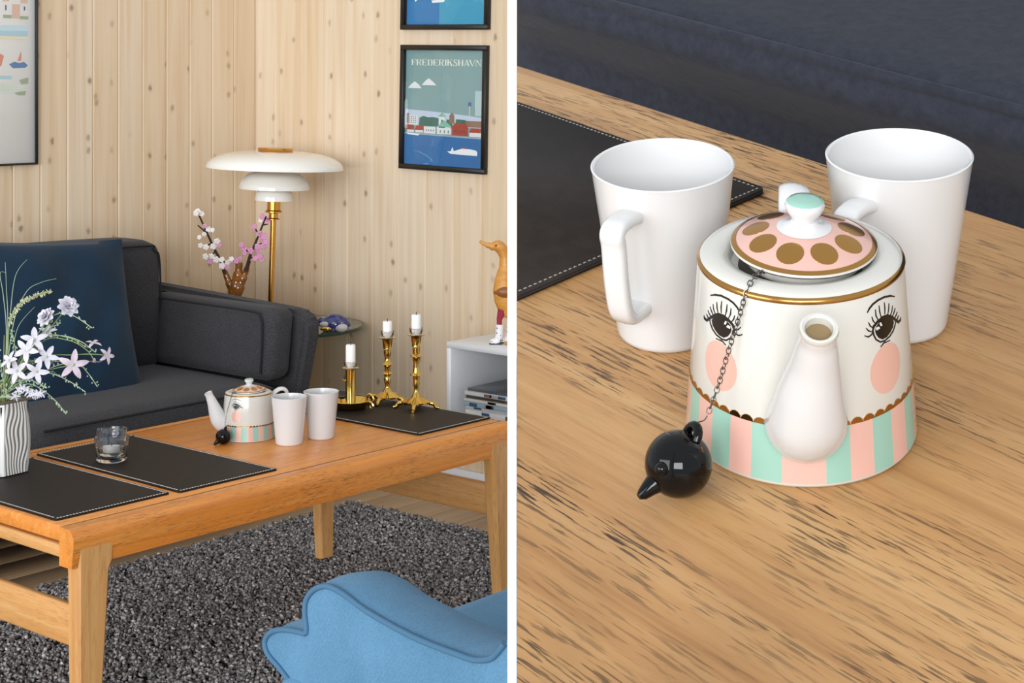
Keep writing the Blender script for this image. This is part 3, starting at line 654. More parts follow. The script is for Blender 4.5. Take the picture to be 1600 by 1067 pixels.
# crockery
teapot('large white teapot with painted eyes, seen close up, spout to the front', MS)
mgr = 'large white mugs on the close-up table'
mug('mug', 'large white mug seen close up, square handle turned to the viewer', MS @ Matrix.Translation((-0.0826, 0.1118, 0)), 0.0454, 0.0324, 0.1166, 0, mgr, -113)
mug('mug', 'large white mug seen close up at the right, behind the teapot', MS @ Matrix.Translation((0.0624, 0.129, 0)), 0.0454, 0.0324, 0.1166, 0, mgr, -121)
infuser('large black glazed tea infuser ball on a chain, lying on the worn oak', MS, (-0.0653, -0.0722), (-0.80, -0.62, -0.42),
        [(-0.0500, -0.0590, 0.0400), (-0.0440, -0.0545, 0.056), (-0.0385, -0.0520, 0.075), (-0.0325, -0.0500, 0.095), (-0.0290, -0.0485, 0.1075), (-0.0255, -0.0425, 0.1132), (-0.0215, -0.0330, 0.1130), (-0.0200, -0.0285, 0.1110)], (-0.45, -0.85, 0.35), (0.42, 0.25, 0.85))
# infuser beside the teapot in the room: hangs on the side facing the camera
a0 = TPM.inverted() @ Vector((2.492, 2.952, TZ))
def tl(px, py, pz): return tuple(TPM.inverted() @ Vector((px, py, TZ + pz)))
infuser('small black tea infuser ball beside the teapot spout in the room', TPM, tl(2.457, 2.975, 0), tuple(TPM.inverted().to_3x3() @ (RT * -0.75 + FW * -0.35 + UP * -0.6)),
        [tl(2.4700, 2.9850, 0.040), tl(2.4770, 2.9870, 0.068), tl(2.4850, 2.9850, 0.095), tl(2.4895, 2.9845, 0.108), tl(2.4970, 2.9880, 0.1135), tl(2.5080, 2.9900, 0.1130), tl(2.5110, 2.9900, 0.1115)],
        tuple(TPM.inverted().to_3x3() @ (RT * -0.2 + FW * -0.9 + UP * 0.3)), tuple(TPM.inverted().to_3x3() @ (RT * 0.25 + UP * 0.95 + FW * 0.1)))

# ------------------------------------------------------------------ candlesticks, candles
MZ = TZ + 0.0042
def candle(name, label, pos, r, h):
    t = thing(name, label, 'candle', pos, 'white candles on the coffee table')
    part('wax', MB().lathe([(0.0001, 0), (r * 0.96, 0), (r, 0.002), (r, h - 0.003), (r - 0.0012, h - 0.0006), (r - 0.003, h - 0.0002), (r * 0.3, h - 0.0016), (0.0001, h - 0.002)], 28), M['wax'], t)
    part('wick', MB().tube([(0, 0, h - 0.002), (0.0004, 0, h + 0.003), (0.0012, 0, h + 0.006)], 0.0009, 6), M['wick'], t)
def collar(t, z, r):
    m = MB()
    m.lathe([(r + 0.0015, z - 0.004), (r + 0.0045, z + 0.012), (r + 0.006, z + 0.017), (r + 0.0045, z + 0.0165), (r + 0.0005, z + 0.003), (r - 0.004, z), (r - 0.004, z - 0.003), (r + 0.0015, z - 0.004)], 24)
    part('glass_collar', m, M['clear'], t)
def tall_stick(label, pos, hgt, rz, prof, clabel):
    t = thing('candlestick', label, 'candlestick', Matrix.Translation(pos) @ Matrix.Rotation(rz, 4, 'Z'), 'brass candlesticks on the leather mat')
    part('stem', MB().lathe(prof, 40), M['brass'], t, ang=35)
    # star foot with four arms
    fm = MB(); pts = []; N = 64
    ring = lambda k, sc: 0.030 + 0.012 * max(0, math.cos(4 * k)) ** 1.5
    vs = []; fs = []
    levels = [(1.0, 0.0135), (1.0, 0.0175), (0.72, 0.0225), (0.42, 0.0305)]
    for sc, z in levels:
        for k in range(N):
            a = 2 * PI * k / N; r = (ring(a, 1) if sc == 1.0 else (0.030 + 0.012 * max(0, math.cos(4 * a)) ** 1.5 * (0.6 if sc > 0.5 else 0.1))) * sc; vs.append((r * math.cos(a), r * math.sin(a), z))
    for i in range(3):
        for k in range(N): fs.append((i * N + k, i * N + (k + 1) % N, (i + 1) * N + (k + 1) % N, (i + 1) * N + k))
    fs.append(tuple(range(N))[::-1]); fm.add(vs, fs); part('star_base', fm, M['brass'], t, ang=50)
    for k in range(4):
        a = PI / 2 * k; u = Vector((math.cos(a), math.sin(a), 0))
        part('foot', MB().tube(smooth_path([u * 0.034 + Vector((0, 0, 0.0155)), u * 0.044 + Vector((0, 0, 0.014)), u * 0.050 + Vector((0, 0, 0.0075)), u * 0.053 + Vector((0, 0, 0.0042)), u * 0.060 + Vector((0, 0, 0.0038))], 4), [0.0058] * 6 + [0.0052] * 5 + [0.0042] * 3 + [0.0036] * 3, 10, flatn=1.0), M['brass'], t)
    top = prof[-1][1]; cz = max(p[1] for p in prof); collar(t, cz, 0.0125)
    candle('candle', clabel, (pos[0], pos[1], pos[2] + cz + 0.0005), 0.0125, hgt)
profC = [(0.0125, 0.0290), (0.010, 0.036), (0.0072, 0.042), (0.0060, 0.047), (0.0064, 0.056), (0.0088, 0.064), (0.0072, 0.073), (0.0085, 0.080), (0.0088, 0.0845), (0.0160, 0.0875), (0.0150, 0.0905), (0.0090, 0.0945), (0.0076, 0.105), (0.0070, 0.118), (0.0090, 0.128), (0.0100, 0.132), (0.0152, 0.1365), (0.0140, 0.1400), (0.0085, 0.1430), (0.0092, 0.1500), (0.0098, 0.1580), (0.0112, 0.1595), (0.0098, 0.1612), (0.0112, 0.1630), (0.0108, 0.1650), (0.0142, 0.1900), (0.0150, 0.1910), (0.0225, 0.1915), (0.0230, 0.1930), (0.0130, 0.1930), (0.0120, 0.1890), (0.0001, 0.1885)]
profB = [(0.0125, 0.0290), (0.010, 0.034), (0.0066, 0.040), (0.0060, 0.046), (0.0085, 0.056), (0.0098, 0.064), (0.0075, 0.070), (0.0090, 0.073), (0.0140, 0.0775), (0.0070, 0.0830), (0.0072, 0.092), (0.0090, 0.098), (0.0140, 0.1020), (0.0080, 0.1090), (0.0064, 0.1180), (0.0090, 0.128), (0.0100, 0.1340), (0.0098, 0.1400), (0.0112, 0.1412), (0.0098, 0.1428), (0.0112, 0.1445), (0.0110, 0.1460), (0.0140, 0.1700), (0.0150, 0.1715), (0.0220, 0.1720), (0.0225, 0.1735), (0.0130, 0.1735), (0.0120, 0.1690), (0.0001, 0.1685)]
tall_stick('taller brass candlestick at the right, nearest to the bookshelf', (3.043, 2.908, MZ), 0.052, 0.62, profC, 'white candle in the taller right-hand brass candlestick')
tall_stick('tall brass candlestick in the middle of the three', (3.050, 3.020, MZ), 0.043, 0.25, profB, 'white candle in the middle brass candlestick')
# low chamberstick with saucer and handle
cs = thing('chamberstick', 'low brass chamberstick with a wide saucer, left of the tall candlesticks', 'candlestick', (2.937, 3.043, MZ), 'brass candlesticks on the leather mat')
part('saucer', MB().lathe([(0.0001, 0.0), (0.036, 0.0), (0.040, 0.002), (0.049, 0.016), (0.0525, 0.021), (0.0515, 0.0222), (0.046, 0.0185), (0.036, 0.0055), (0.0001, 0.005)], 56), M['brass'], cs)
part('tube', MB().lathe([(0.017, 0.005), (0.0155, 0.010), (0.0138, 0.014), (0.0136, 0.098), (0.0142, 0.1030), (0.0210, 0.1040), (0.0215, 0.1054), (0.0128, 0.1054), (0.012, 0.101), (0.0001, 0.1005)], 36), M['brass'], cs)
kd = -RT * 1.0
part('ejector_knob', MB().tube([tuple(kd * 0.013 + Vector((0, 0, 0.072))), tuple(kd * 0.018 + Vector((0, 0, 0.072))), tuple(kd * 0.022 + Vector((0, 0, 0.073)))], [0.0018, 0.0018, 0.0042], 10), M['brass'], cs)
hb = RT * 0.85 - FW * 0.3
hpts = [hb * 0.050 + UP * 0.020, hb * 0.053 + UP * 0.034, hb * 0.060 + UP * 0.040, hb * 0.069 + UP * 0.036, hb * 0.073 + UP * 0.024, hb * 0.068 + UP * 0.013, hb * 0.061 + UP * 0.009, hb * 0.066 + UP * 0.003]
part('handle', MB().tube(smooth_path(hpts, 5), 0.0032, 10), M['brass'], cs)
part('thumb_scroll', MB().tube(smooth_path([hb * 0.052 + UP * 0.012, hb * 0.060 + UP * 0.018, hb * 0.068 + UP * 0.017, hb * 0.072 + UP * 0.010], 4), 0.0038, 8), M['brass'], cs)
collar(cs, 0.1054, 0.0125); candle('candle', 'white candle in the low brass chamberstick', (2.937, 3.043, MZ + 0.1060), 0.0127, 0.060)
# round stitched leather coaster holder
ch = thing('coaster_holder', 'round black leather coaster holder with stitched rim behind the chamberstick', 'coaster holder', (2.965, 3.135, MZ))
part('cup', MB().lathe([(0.0001, 0), (0.050, 0), (0.052, 0.002), (0.052, 0.020), (0.0505, 0.0225), (0.0001, 0.0225)], 48), M['leather'], ch)
sm = MB()
for k in range(60): a = 2 * PI * k / 60; sm.box((0.0487 * math.cos(a) - 0.0009, 0.0487 * math.sin(a) - 0.0009, 0.0222), (0.0487 * math.cos(a) + 0.0009, 0.0487 * math.sin(a) + 0.0009, 0.0231))
o = part('stitching', sm, M['thread'], ch, smooth=False); o['kind'] = 'stuff'

# ------------------------------------------------------------------ tea light glass
tg = thing('tealight_holder', 'clear double glass tea light holder on the middle leather mat', 'tea light holder', (2.177, 3.023, MZ))
part('outer_glass', MB().lathe([(0.0001, 0), (0.031, 0), (0.0335, 0.003), (0.0385, 0.052), (0.0392, 0.0535), (0.0375, 0.0535), (0.0330, 0.012), (0.029, 0.0075), (0.0001, 0.0075)], 48), M['clear'], tg)
part('inner_cup', MB().lathe([(0.0001, 0.014), (0.026, 0.014), (0.0288, 0.018), (0.0335, 0.068), (0.0345, 0.0695), (0.0328, 0.0695), (0.0275, 0.023), (0.025, 0.0195), (0.0001, 0.0195)], 48), M['clear'], tg)
tw = part('tealight', MB().lathe([(0.0001, 0.0197), (0.0185, 0.0197), (0.0190, 0.021), (0.0190, 0.036), (0.0175, 0.0365), (0.0165, 0.0345), (0.0001, 0.034)], 32), M['wax'], tg)
part('wick', MB().tube([(0, 0, 0.034), (0.0005, 0, 0.044)], 0.0008, 6), M['wick'], tw)

# ------------------------------------------------------------------ flower vase and bouquet
VC = Vector((1.957, 3.106, MZ))
vs_ = thing('flower_vase', 'square white ceramic vase with wavy brown ridges on the near mat', 'vase', Matrix.Translation(VC) @ Matrix.Rotation(math.radians(6), 4, 'Z'))
def vase_side(k):
    """one ridged side; outer skin follows wavy relief lines"""
    n, h, W = 66, 90, 0.043; m = MB(); vs = []; cols = []
    for j in range(h + 1):
        v = j / h; z = 0.002 + 0.158 * v; b = W * (0.93 + 0.10 * math.sin(PI * min(1, v * 1.15)) - 0.02 * v)
        for i in range(n + 1):
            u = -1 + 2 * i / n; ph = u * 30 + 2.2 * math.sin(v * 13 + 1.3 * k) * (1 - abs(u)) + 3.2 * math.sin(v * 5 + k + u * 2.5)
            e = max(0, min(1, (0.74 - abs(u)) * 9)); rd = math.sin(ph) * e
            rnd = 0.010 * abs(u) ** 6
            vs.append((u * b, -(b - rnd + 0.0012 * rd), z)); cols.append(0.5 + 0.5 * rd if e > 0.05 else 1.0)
    fs = [(j * (n + 1) + i, j * (n + 1) + i + 1, (j + 1) * (n + 1) + i + 1, (j + 1) * (n + 1) + i) for j in range(h) for i in range(n)]
    me = bpy.data.meshes.new('side'); me.from_pydata(vs, [], fs); at = me.attributes.new('tone', 'FLOAT', 'POINT'); at.data.foreach_set('value', cols); me.transform(Matrix.Rotation(PI / 2 * k, 4, 'Z')); me.update(); me.shade_smooth(); return me
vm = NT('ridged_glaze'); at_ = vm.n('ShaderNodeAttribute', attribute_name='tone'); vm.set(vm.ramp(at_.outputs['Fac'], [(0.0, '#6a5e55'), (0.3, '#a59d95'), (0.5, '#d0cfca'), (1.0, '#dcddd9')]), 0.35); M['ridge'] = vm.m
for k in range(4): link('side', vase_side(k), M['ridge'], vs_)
part('inside', MB().box((-0.036, -0.036, 0.004), (0.036, 0.036, 0.15)), M['pipe_dark'], vs_)
part('lip', MB().tube([(-0.040, -0.040, 0.159), (0.040, -0.040, 0.159), (0.040, 0.040, 0.159), (-0.040, 0.040, 0.159), (-0.040, -0.040, 0.159)], 0.0032, 8), M['ridge'], vs_)
DV = (VC - Vector((0, 0, CAM_H))).dot(FW); KP = DV / 2520
def fp(px, py, dep=0.0):
    """a spot in the bouquet given by its place beside the vase (photo scale), at the vase's depth + dep"""
    return VC + RT * ((px - 10) * KP) + UP * ((738 - py) * KP - 0.002) + FW * dep
MOUTH = VC + UP * 0.155
def stem_pts(p, q=None, bend=0.03, off=(0, 0)):
    st = MOUTH + RT * off[0] + FW * off[1]; mid = (st + p) / 2 + UP * bend; return [st + UP * -0.03, st + UP * 0.01] + ([mid] if q is None else q) + [p]
def flower(name, label, cat, pos, group): return thing(name, label, cat, Matrix.Translation(pos), group)
def petal_mesh(L, W, cup, n=6, droop=0.0):
    m = MB(); vs = []; fs = []
    for j in range(n + 1):
        t = j / n; wd = W * math.sin(PI * min(0.98, t * 0.86 + 0.10)) ** 0.8; z = cup * math.sin(t * 1.6) - droop * t * t
        for s in (-1, 0, 1): vs.append((t * L, s * wd, z + (0.18 * wd if s else 0)))
    for j in range(n):
        for s in range(2): fs.append((j * 3 + s, (j + 1) * 3 + s, (j + 1) * 3 + s + 1, j * 3 + s + 1))
    me = m.add(vs, fs).mesh('petal'); return me
PET = petal_mesh(0.026, 0.0058, 0.006, droop=0.004); PET.materials.append(M['petal'])
PETP = petal_mesh(0.027, 0.0056, 0.006, droop=0.008); PETP.materials.append(M['petal_p'])
def face(d): return Vector(d).normalized().to_track_quat('Z', 'Y').to_matrix().to_4x4()
def star(label, px, py, dep, d, sz=1.0, pink=False, n=5, q=None):
    p = fp(px, py, dep); t = flower('star_flower', label, 'flower', MOUTH, 'white star flowers in the bouquet')
    w_ = RT * d[0] + FW * d[1] + UP * d[2]; R3 = Matrix.Translation(p - MOUTH) @ face(w_)
    for k in range(n):
        o = link('petal', PETP if pink else PET, None, t); o.matrix_local = R3 @ Matrix.Rotation(2 * PI * k / n + 0.3 * px, 4, 'Z') @ Matrix.Scale(sz, 4)
    part('flower_heart', MB().ball((0, 0, 0.001), 0.0032 * sz, 10, 6).xf(R3), M['leaf'], t)
    pts = smooth_path([x - MOUTH for x in stem_pts(p, q, 0.02)], 6); part('stem', MB().tube(pts, 0.0011, 6), M['stem'], t)
star('highest white star flower in the clump under the carnations', 64, 527, -0.03, (0.2, -0.8, 0.5), 1.15)
star('white star flower at the left, under the highest one', 54, 541, -0.04, (-0.1, -0.9, 0.3), 1.1)
star('white star flower at the right of the clump, beside the arching sprig', 83, 553, -0.03, (0.3, -0.8, 0.4), 1.05)
star('lowest white star flower of the clump, pointing down', 71, 573, -0.045, (0.1, -0.9, -0.1), 1.05)
star('white star flower nearest to the vase stems at the left', 40, 573, -0.04, (-0.2, -0.9, 0.1), 1.1)
star('large lilac-white drooping flower in front of the sofa seat', 122, 566, -0.02, (0.3, -0.9, 0.1), 1.25, True)
star('small lilac flower at the right tip of the bouquet', 171, 554, 0.0, (0.7, -0.6, 0.2), 0.75, True, q=[fp(60, 560), fp(120, 553), fp(150, 552)])
star('small lilac bud flower above the arching sprig tip', 150, 535, 0.0, (0.1, -0.3, 0.9), 0.72, True, 4, q=[fp(67, 530), fp(110, 526), fp(140, 541)])
star('small lilac bud flower hanging under the arching sprig tip', 151, 562, 0.0, (0.0, -0.4, -0.9), 0.70, True, 4, q=[fp(67, 535), fp(110, 530), fp(140, 546)])
def carnation(label, px, py, dep, d, r):
    p = fp(px, py, dep); t = flower('carnation', label, 'flower', MOUTH, 'white carnations in the bouquet'); w_ = RT * d[0] + FW * d[1] + UP * d[2]; R3 = Matrix.Translation(p - MOUTH) @ face(w_)
    for layer in range(4):
        for k in range(8 - layer):
            o = link('petal', PET, None, t); o.matrix_local = R3 @ Matrix.Translation((0, 0, 0.002 * layer)) @ Matrix.Rotation(2 * PI * k / (8 - layer) + layer * 0.5, 4, 'Z') @ Matrix.Rotation(-0.15 - 0.33 * layer, 4, 'Y') @ Matrix.Diagonal((r / 0.026 * (1 - 0.13 * layer), r / 0.026 * 1.5, r / 0.026, 1))
    part('calyx', MB().lathe([(0.0001, -0.016), (0.004, -0.014), (0.006, -0.004), (0.0075, 0.001)], 10).xf(R3), M['leaf'], t)
    part('stem', MB().tube(smooth_path([x - MOUTH for x in stem_pts(p - (w_.normalized()) * 0.012, None, 0.015)], 6), 0.0013, 6), M['stem'], t)
carnation('white carnation at the top right of the bouquet', 109, 479, 0.0, (0.5, -0.6, 0.5), 0.026)
carnation('white carnation left of the topmost one', 80, 495, -0.01, (-0.4, -0.6, 0.5), 0.024)
def sprig(label, pts, leafn=14, big=1.0):
    t = flower('leafy_sprig', label, 'sprig', MOUTH, 'pale green sprigs in the bouquet'); P = smooth_path([x - MOUTH for x in [MOUTH - UP * 0.03, MOUTH + UP * 0.01] + pts], 7)
    part('stem', MB().tube(P, 0.0009, 6), M['leaf'], t); m = MB(); L = len(P)
    for k in range(leafn):
        i = int(L * (0.4 + 0.6 * (k + 0.5) / leafn)); i = min(i, L - 1); a = rng.normal(size=3); a /= np.linalg.norm(a); v = Vector(a) * 0.006 * big; c = P[i]; s = v.cross(Vector((0.3, 0.5, 0.8))).normalized() * 0.0022 * big
        m.add([c, c + v * 0.5 + s, c + v, c + v * 0.5 - s], [(0, 1, 2, 3)]); m.ball(c + v, 0.0016 * big, 6, 4)
    o = part('leaflets', m, M['leaf'], t); o['kind'] = 'stuff'
sprig('pale sprig bending right below the topmost carnation', [fp(70, 510), fp(101, 487), fp(121, 493), fp(148, 511)], 20)
sprig('arching pale sprig reaching towards the right', [fp(50, 540), fp(68, 528), fp(100, 523), fp(130, 532), fp(153, 549)], 16)
sprig('pale sprig pointing low right across the sofa seat', [fp(60, 580, -0.02), fp(88, 580, -0.02), fp(115, 591, -0.02), fp(141, 608, -0.02)], 24)
sprig('lowest pale sprig hanging towards the tea light glass', [fp(50, 595, -0.03), fp(74, 602, -0.03), fp(98, 622, -0.03), fp(113, 641, -0.03)], 24)
sprig('short pale sprig hanging from the large lilac flower', [fp(80, 575), fp(122, 566), fp(140, 580), fp(156, 603)], 14)
sprig('pale sprig standing upright in the middle of the bouquet', [fp(25, 590), fp(28, 550), fp(22, 515)], 34, 1.2)
sprig('bushy pale sprig left of the star flowers', [fp(15, 600, -0.02), fp(10, 570, -0.02), fp(4, 545, -0.02)], 34, 1.2)
star('half-open white star flower low at the left of the clump', 30, 556, -0.05, (-0.4, -0.7, 0.5), 0.85)
star('white star flower behind the others, under the left carnation', 76, 518, 0.01, (0.1, -0.6, 0.8), 0.8)
sprig('pale sprig rising between the two carnations', [fp(40, 560, 0.02), fp(70, 520, 0.02), fp(95, 505, 0.02)], 26, 1.1)
sprig('dense pale sprig behind the star flower clump', [fp(30, 590, 0.02), fp(48, 565, 0.02), fp(92, 566, 0.02)], 34, 1.2)
sprig('pale sprig with tiny leaves low over the vase mouth', [fp(20, 610, -0.04), fp(38, 590, -0.04), fp(62, 588, -0.04), fp(85, 600, -0.04)], 34, 1.1)
def lacy():
    t = flower('lacy_leaf', 'silvery lacy leaf spilling over the vase edge', 'leaf', MOUTH, None); m = MB()
    for k in range(9):
        p = fp(38 + 5 * k, 612 - 6 * math.sin(k * 0.9) - 10 * math.sin(k / 8 * PI), -0.045) - MOUTH
        for s in range(5):
            a = s * 1.25 + k; e = p + RT * (0.011 * math.cos(a)) + UP * (0.011 * math.sin(a)) + FW * 0.004 * math.sin(3 * a); m.tube([p, (p + e) / 2 + UP * 0.001, e], [0.0015, 0.0022, 0.0012], 6)
    part('lobes', m, M['petal'], t); part('stalk', MB().tube(smooth_path([(0, 0, -0.03), UP * 0.012 - FW * 0.03, fp(38, 612, -0.045) - MOUTH, fp(60, 600, -0.045) - MOUTH, fp(78, 612, -0.045) - MOUTH], 5), 0.0016, 6), M['leaf'], t)
lacy()
def blade(label, pts, mat='stem', r=0.0016):
    t = flower('grass_blade', label, 'grass', MOUTH, 'grass blades in the bouquet'); P = smooth_path([x - MOUTH for x in [MOUTH - UP * 0.03, MOUTH + UP * 0.01] + pts], 8); n = len(P)
    part('blade', MB().tube(P, [r * (1 - 0.75 * i / n) for i in range(n)], 6, flatn=0.5), M[mat], t)
blade('long grass blade arching right above the carnations', [fp(25, 504), fp(45, 455), fp(68, 440), fp(92, 434)], 'leaf')
blade('tall grass blade leaning right with the highest tip', [fp(20, 490), fp(28, 430), fp(46, 404)], 'leaf')
blade('straight upright grass blade near the left edge', [fp(16, 510), fp(14, 450), fp(12, 408)], 'leaf')
blade('thin grass blade with a bent tip at the far left', [fp(14, 520), fp(9, 460), fp(4, 426), (fp(14, 425))], 'leaf')
blade('straw-coloured stem standing upright in the vase', [fp(14, 580, -0.02), fp(15, 520, -0.02)], 'stem_y', 0.0024)
blade('yellow-green stem leaning slightly left in the vase', [fp(8, 580, -0.03), fp(-2, 500, -0.03)], 'stem_y', 0.0022)
blade('grass blade curving right behind the star flowers', [fp(22, 560), fp(32, 510), fp(58, 478)], 'leaf')
for k in range(16):
    x = -8 + 2.6 * k; blade('short fresh green grass blade at the vase mouth', [fp(10 + (x - 10) * 0.5, 625, -0.03 + 0.004 * k % 0.03), fp(x, 560 + 13 * (k % 4), -0.05 + 0.005 * k)], 'green' if k % 3 else 'stem_y', 0.0013)
def spike():
    t = flower('flower_spike', 'cream bottlebrush spike arching over the bouquet', 'flower', MOUTH, None); P = smooth_path([x - MOUTH for x in [MOUTH - UP * 0.03, fp(16, 560), fp(19, 505), fp(34, 476), fp(56, 462), fp(83, 454)]], 10); n = len(P)
    part('stem', MB().tube(P, 0.0014, 6), M['stem'], t); m = MB()
    for i in range(int(n * 0.40), n):
        for s in range(9):
            a = rng.normal(size=3); a /= np.linalg.norm(a); c = P[i] + Vector(rng.normal(size=3) * 0.0012); e = c + Vector(a) * (0.0062 if i < n - 6 else 0.0045); sd_ = Vector(a).cross(Vector((0.2, 0.7, 0.4))).normalized() * 0.0011
            m.add([c - sd_, c + sd_, e + sd_ * 0.6, e - sd_ * 0.6], [(0, 1, 2, 3)])
    o = part('florets', m, M['spike'], t); o['kind'] = 'stuff'
spike()

# ------------------------------------------------------------------ glass side table with lamp, vase, figure
GT = Vector((3.770, 4.205, 0)); GZ = 0.50; GR = 0.252
gt_ = thing('glass_side_table', 'round glass side table beside the sofa arm, under the lamp', 'side table', (GT.x, GT.y, 0))
part('glass_top', MB().lathe([(0.0001, GZ - 0.012), (GR - 0.003, GZ - 0.012), (GR, GZ - 0.009), (GR, GZ - 0.003), (GR - 0.003, GZ), (0.0001, GZ)], 72), M['green_glass'], gt_)
part('glass_edge', MB().lathe([(GR - 0.001, GZ - 0.0125), (GR + 0.0012, GZ - 0.0115), (GR + 0.0012, GZ - 0.0015), (GR - 0.001, GZ - 0.0005)], 72), plain('dark_green_edge', '#243d36', 0.1), gt_)
part('column', MB().lathe([(0.0001, 0.012), (0.018, 0.012), (0.016, 0.05), (0.016, GZ - 0.03), (0.05, GZ - 0.0125), (0.0001, GZ - 0.0125)], 20), M['black_frame'], gt_)
part('foot_plate', MB().lathe([(0.0001, 0.001), (0.17, 0.001), (0.17, 0.008), (0.0001, 0.014)], 40), M['black_frame'], gt_)
LP = Vector((3.728, 4.263, GZ + 0.0005))
lp_ = thing('table_lamp', 'brass table lamp with three tiered white opal glass shades', 'lamp', Matrix.Translation(LP) @ Matrix.Rotation(math.radians(1.8), 4, FW))
z = lambda y: CAM_H - (y - 140) / 2520 * 5.6 - LP.z
def shade(r, yr, yt, rt):
    zr, zt = z(yr), z(yt); pr = []
    for t_ in np.linspace(0, 1, 14):
        a = t_ * PI / 2; pr.append((rt + (r - rt) * math.cos(a) ** 0.85 if t_ < 1 else rt, zr + (zt - zr) * math.sin(a) ** 0.95))
    pr = [(r - 0.002, zr + 0.0015), (r, zr)] + pr[1:]; inn = [(max(0.004, a - 0.003), b - 0.003) for a, b in pr[2:]][::-1]
    return MB().lathe(pr + inn + [(r - 0.004, zr + 0.001)], 72)
part('large_shade', shade(0.238, 263, 236, 0.05), M['opal'], lp_, ang=60)
part('middle_shade', shade(0.122, 295, 268, 0.045), M['opal'], lp_, ang=60)
part('small_shade', shade(0.066, 313, 295, 0.045), M['opal'], lp_, ang=60)
part('top_plate', MB().lathe([(0.0001, z(231)), (0.060, z(231)), (0.062, z(232.5)), (0.060, z(236)), (0.0001, z(236))], 40), M['brass_dull'], lp_)
part('socket', MB().lathe([(0.0001, z(312)), (0.023, z(312)), (0.023, z(328)), (0.029, z(329.5)), (0.029, z(331.5)), (0.016, z(333)), (0.016, z(340)), (0.022, z(341.5)), (0.022, z(343)), (0.010, z(344))], 32), M['brass_dull'], lp_)
part('stem', MB().lathe([(0.010, z(343)), (0.010, 0.012), (0.014, 0.010)], 20), M['brass_dull'], lp_)
part('foot', MB().lathe([(0.0001, 0), (0.085, 0), (0.088, 0.004), (0.085, 0.009), (0.014, 0.014), (0.0001, 0.014)], 40), M['brass_dull'], lp_)
# amber antler vase with blossom branches
DA = 5.60; KA = DA / 2520
def ap(px, py, dep=0.0): return CW((px - 800) * KA, DA + dep, -(py - 140) * KA)
vb = ap(367, 0, 0.02); AV = Vector((vb.x, vb.y, GZ + 0.0005))
av = thing('antler_vase', 'amber brown forked ceramic vase behind the sofa arm', 'vase', Matrix.Translation(AV)); Q = lambda px, py, dep=0.02: ap(px, py, dep) - AV
part('trunk', MB().tube(smooth_path([(0, 0, 0), (0, 0, 0.012), Q(367, 478), Q(367, 460), Q(367, 446), Q(371, 428), Q(372, 411)], 5), [0.034] * 4 + [0.030, 0.026, 0.024, 0.022, 0.021] + [0.021] * 6 + [0.0215] * 6 + [0.018] * 5 + [0.013] * 5, 18), M['amber'], av)
part('left_fork', MB().tube(smooth_path([Q(366, 462), Q(359, 448), Q(353, 434), Q(348.5, 420)], 5), [0.020] * 4 + [0.015] * 4 + [0.011] * 4 + [0.0085] * 4, 14), M['amber'], av)
part('right_fork', MB().tube(smooth_path([Q(368, 458), Q(376, 440), Q(383, 424), Q(388, 408)], 5), [0.021] * 4 + [0.015] * 4 + [0.010] * 4 + [0.007] * 4, 14), M['amber'], av)
def blossom(r=0.010):
    m = MB()
    for k in range(5):
        a = 2 * PI * k / 5; m.ball((0.62 * r * math.cos(a), 0.62 * r * math.sin(a), 0.1 * r), 0.55 * r, 8, 6, (1, 1, 0.5))
    m.ball((0, 0, 0.2 * r), 0.3 * r, 6, 4); return m.mesh('blossom')
BW, BP = blossom(), blossom(); BW.materials.append(M['blossom_w']); BP.materials.append(M['blossom_p'])
def branch(label, pts, tw, bl):
    t = thing('blossom_branch', label, 'branch', Matrix.Translation(ap(*pts[0])), 'blossom branches in the forked vase'); b0 = ap(*pts[0]); P = smooth_path([ap(*p) - b0 for p in pts], 6); n = len(P)
    part('twig', MB().tube(P, [0.0062 - 0.0035 * i / n for i in range(n)], 8), M['bark'], t)
    for a, b in tw: part('side_twig', MB().tube([ap(*a) - b0, ap(*b) - b0], [0.0032, 0.0022], 6), M['bark'], t)
    for i, (px, py, pk, s) in enumerate(bl):
        o = link('blossom', BP if pk else BW, None, t); d = RT * rng.uniform(-0.6, 0.6) - FW + UP * rng.uniform(-0.4, 0.6)
        o.matrix_local = Matrix.Translation(ap(px, py, -0.012 + rng.uniform(-0.012, 0.012)) - b0) @ face(d) @ Matrix.Scale(s, 4)
branch('white blossom branch leaning left in the forked vase', [(351, 428), (345, 408), (336, 391), (323, 363), (310, 334)], [((323, 364), (309, 352)), ((331, 380), (319, 386)), ((337, 393), (325, 402)), ((343, 405), (352, 410))],
       [(310, 331, 0, 1.2), (308, 333, 0, 1), (316, 334, 0, 0.9), (322, 352, 1, 0.8), (326, 358, 0, 1), (333, 359, 0, 0.8), (313, 370, 0, 0.8), (315, 383, 0, 0.9), (321, 365, 0, 0.8), (341, 376, 0, 1.1), (335, 384, 0, 1.1), (324, 385, 0, 1), (323, 400, 0, 1.1), (331, 400, 0, 1), (329, 408, 1, 1), (339, 405, 0, 1.1), (348, 405, 0, 1), (348, 415, 0, 1.1), (356, 410, 0, 1), (357, 417, 1, 0.9), (344, 382, 1, 0.9), (363, 404, 0, 0.9)])
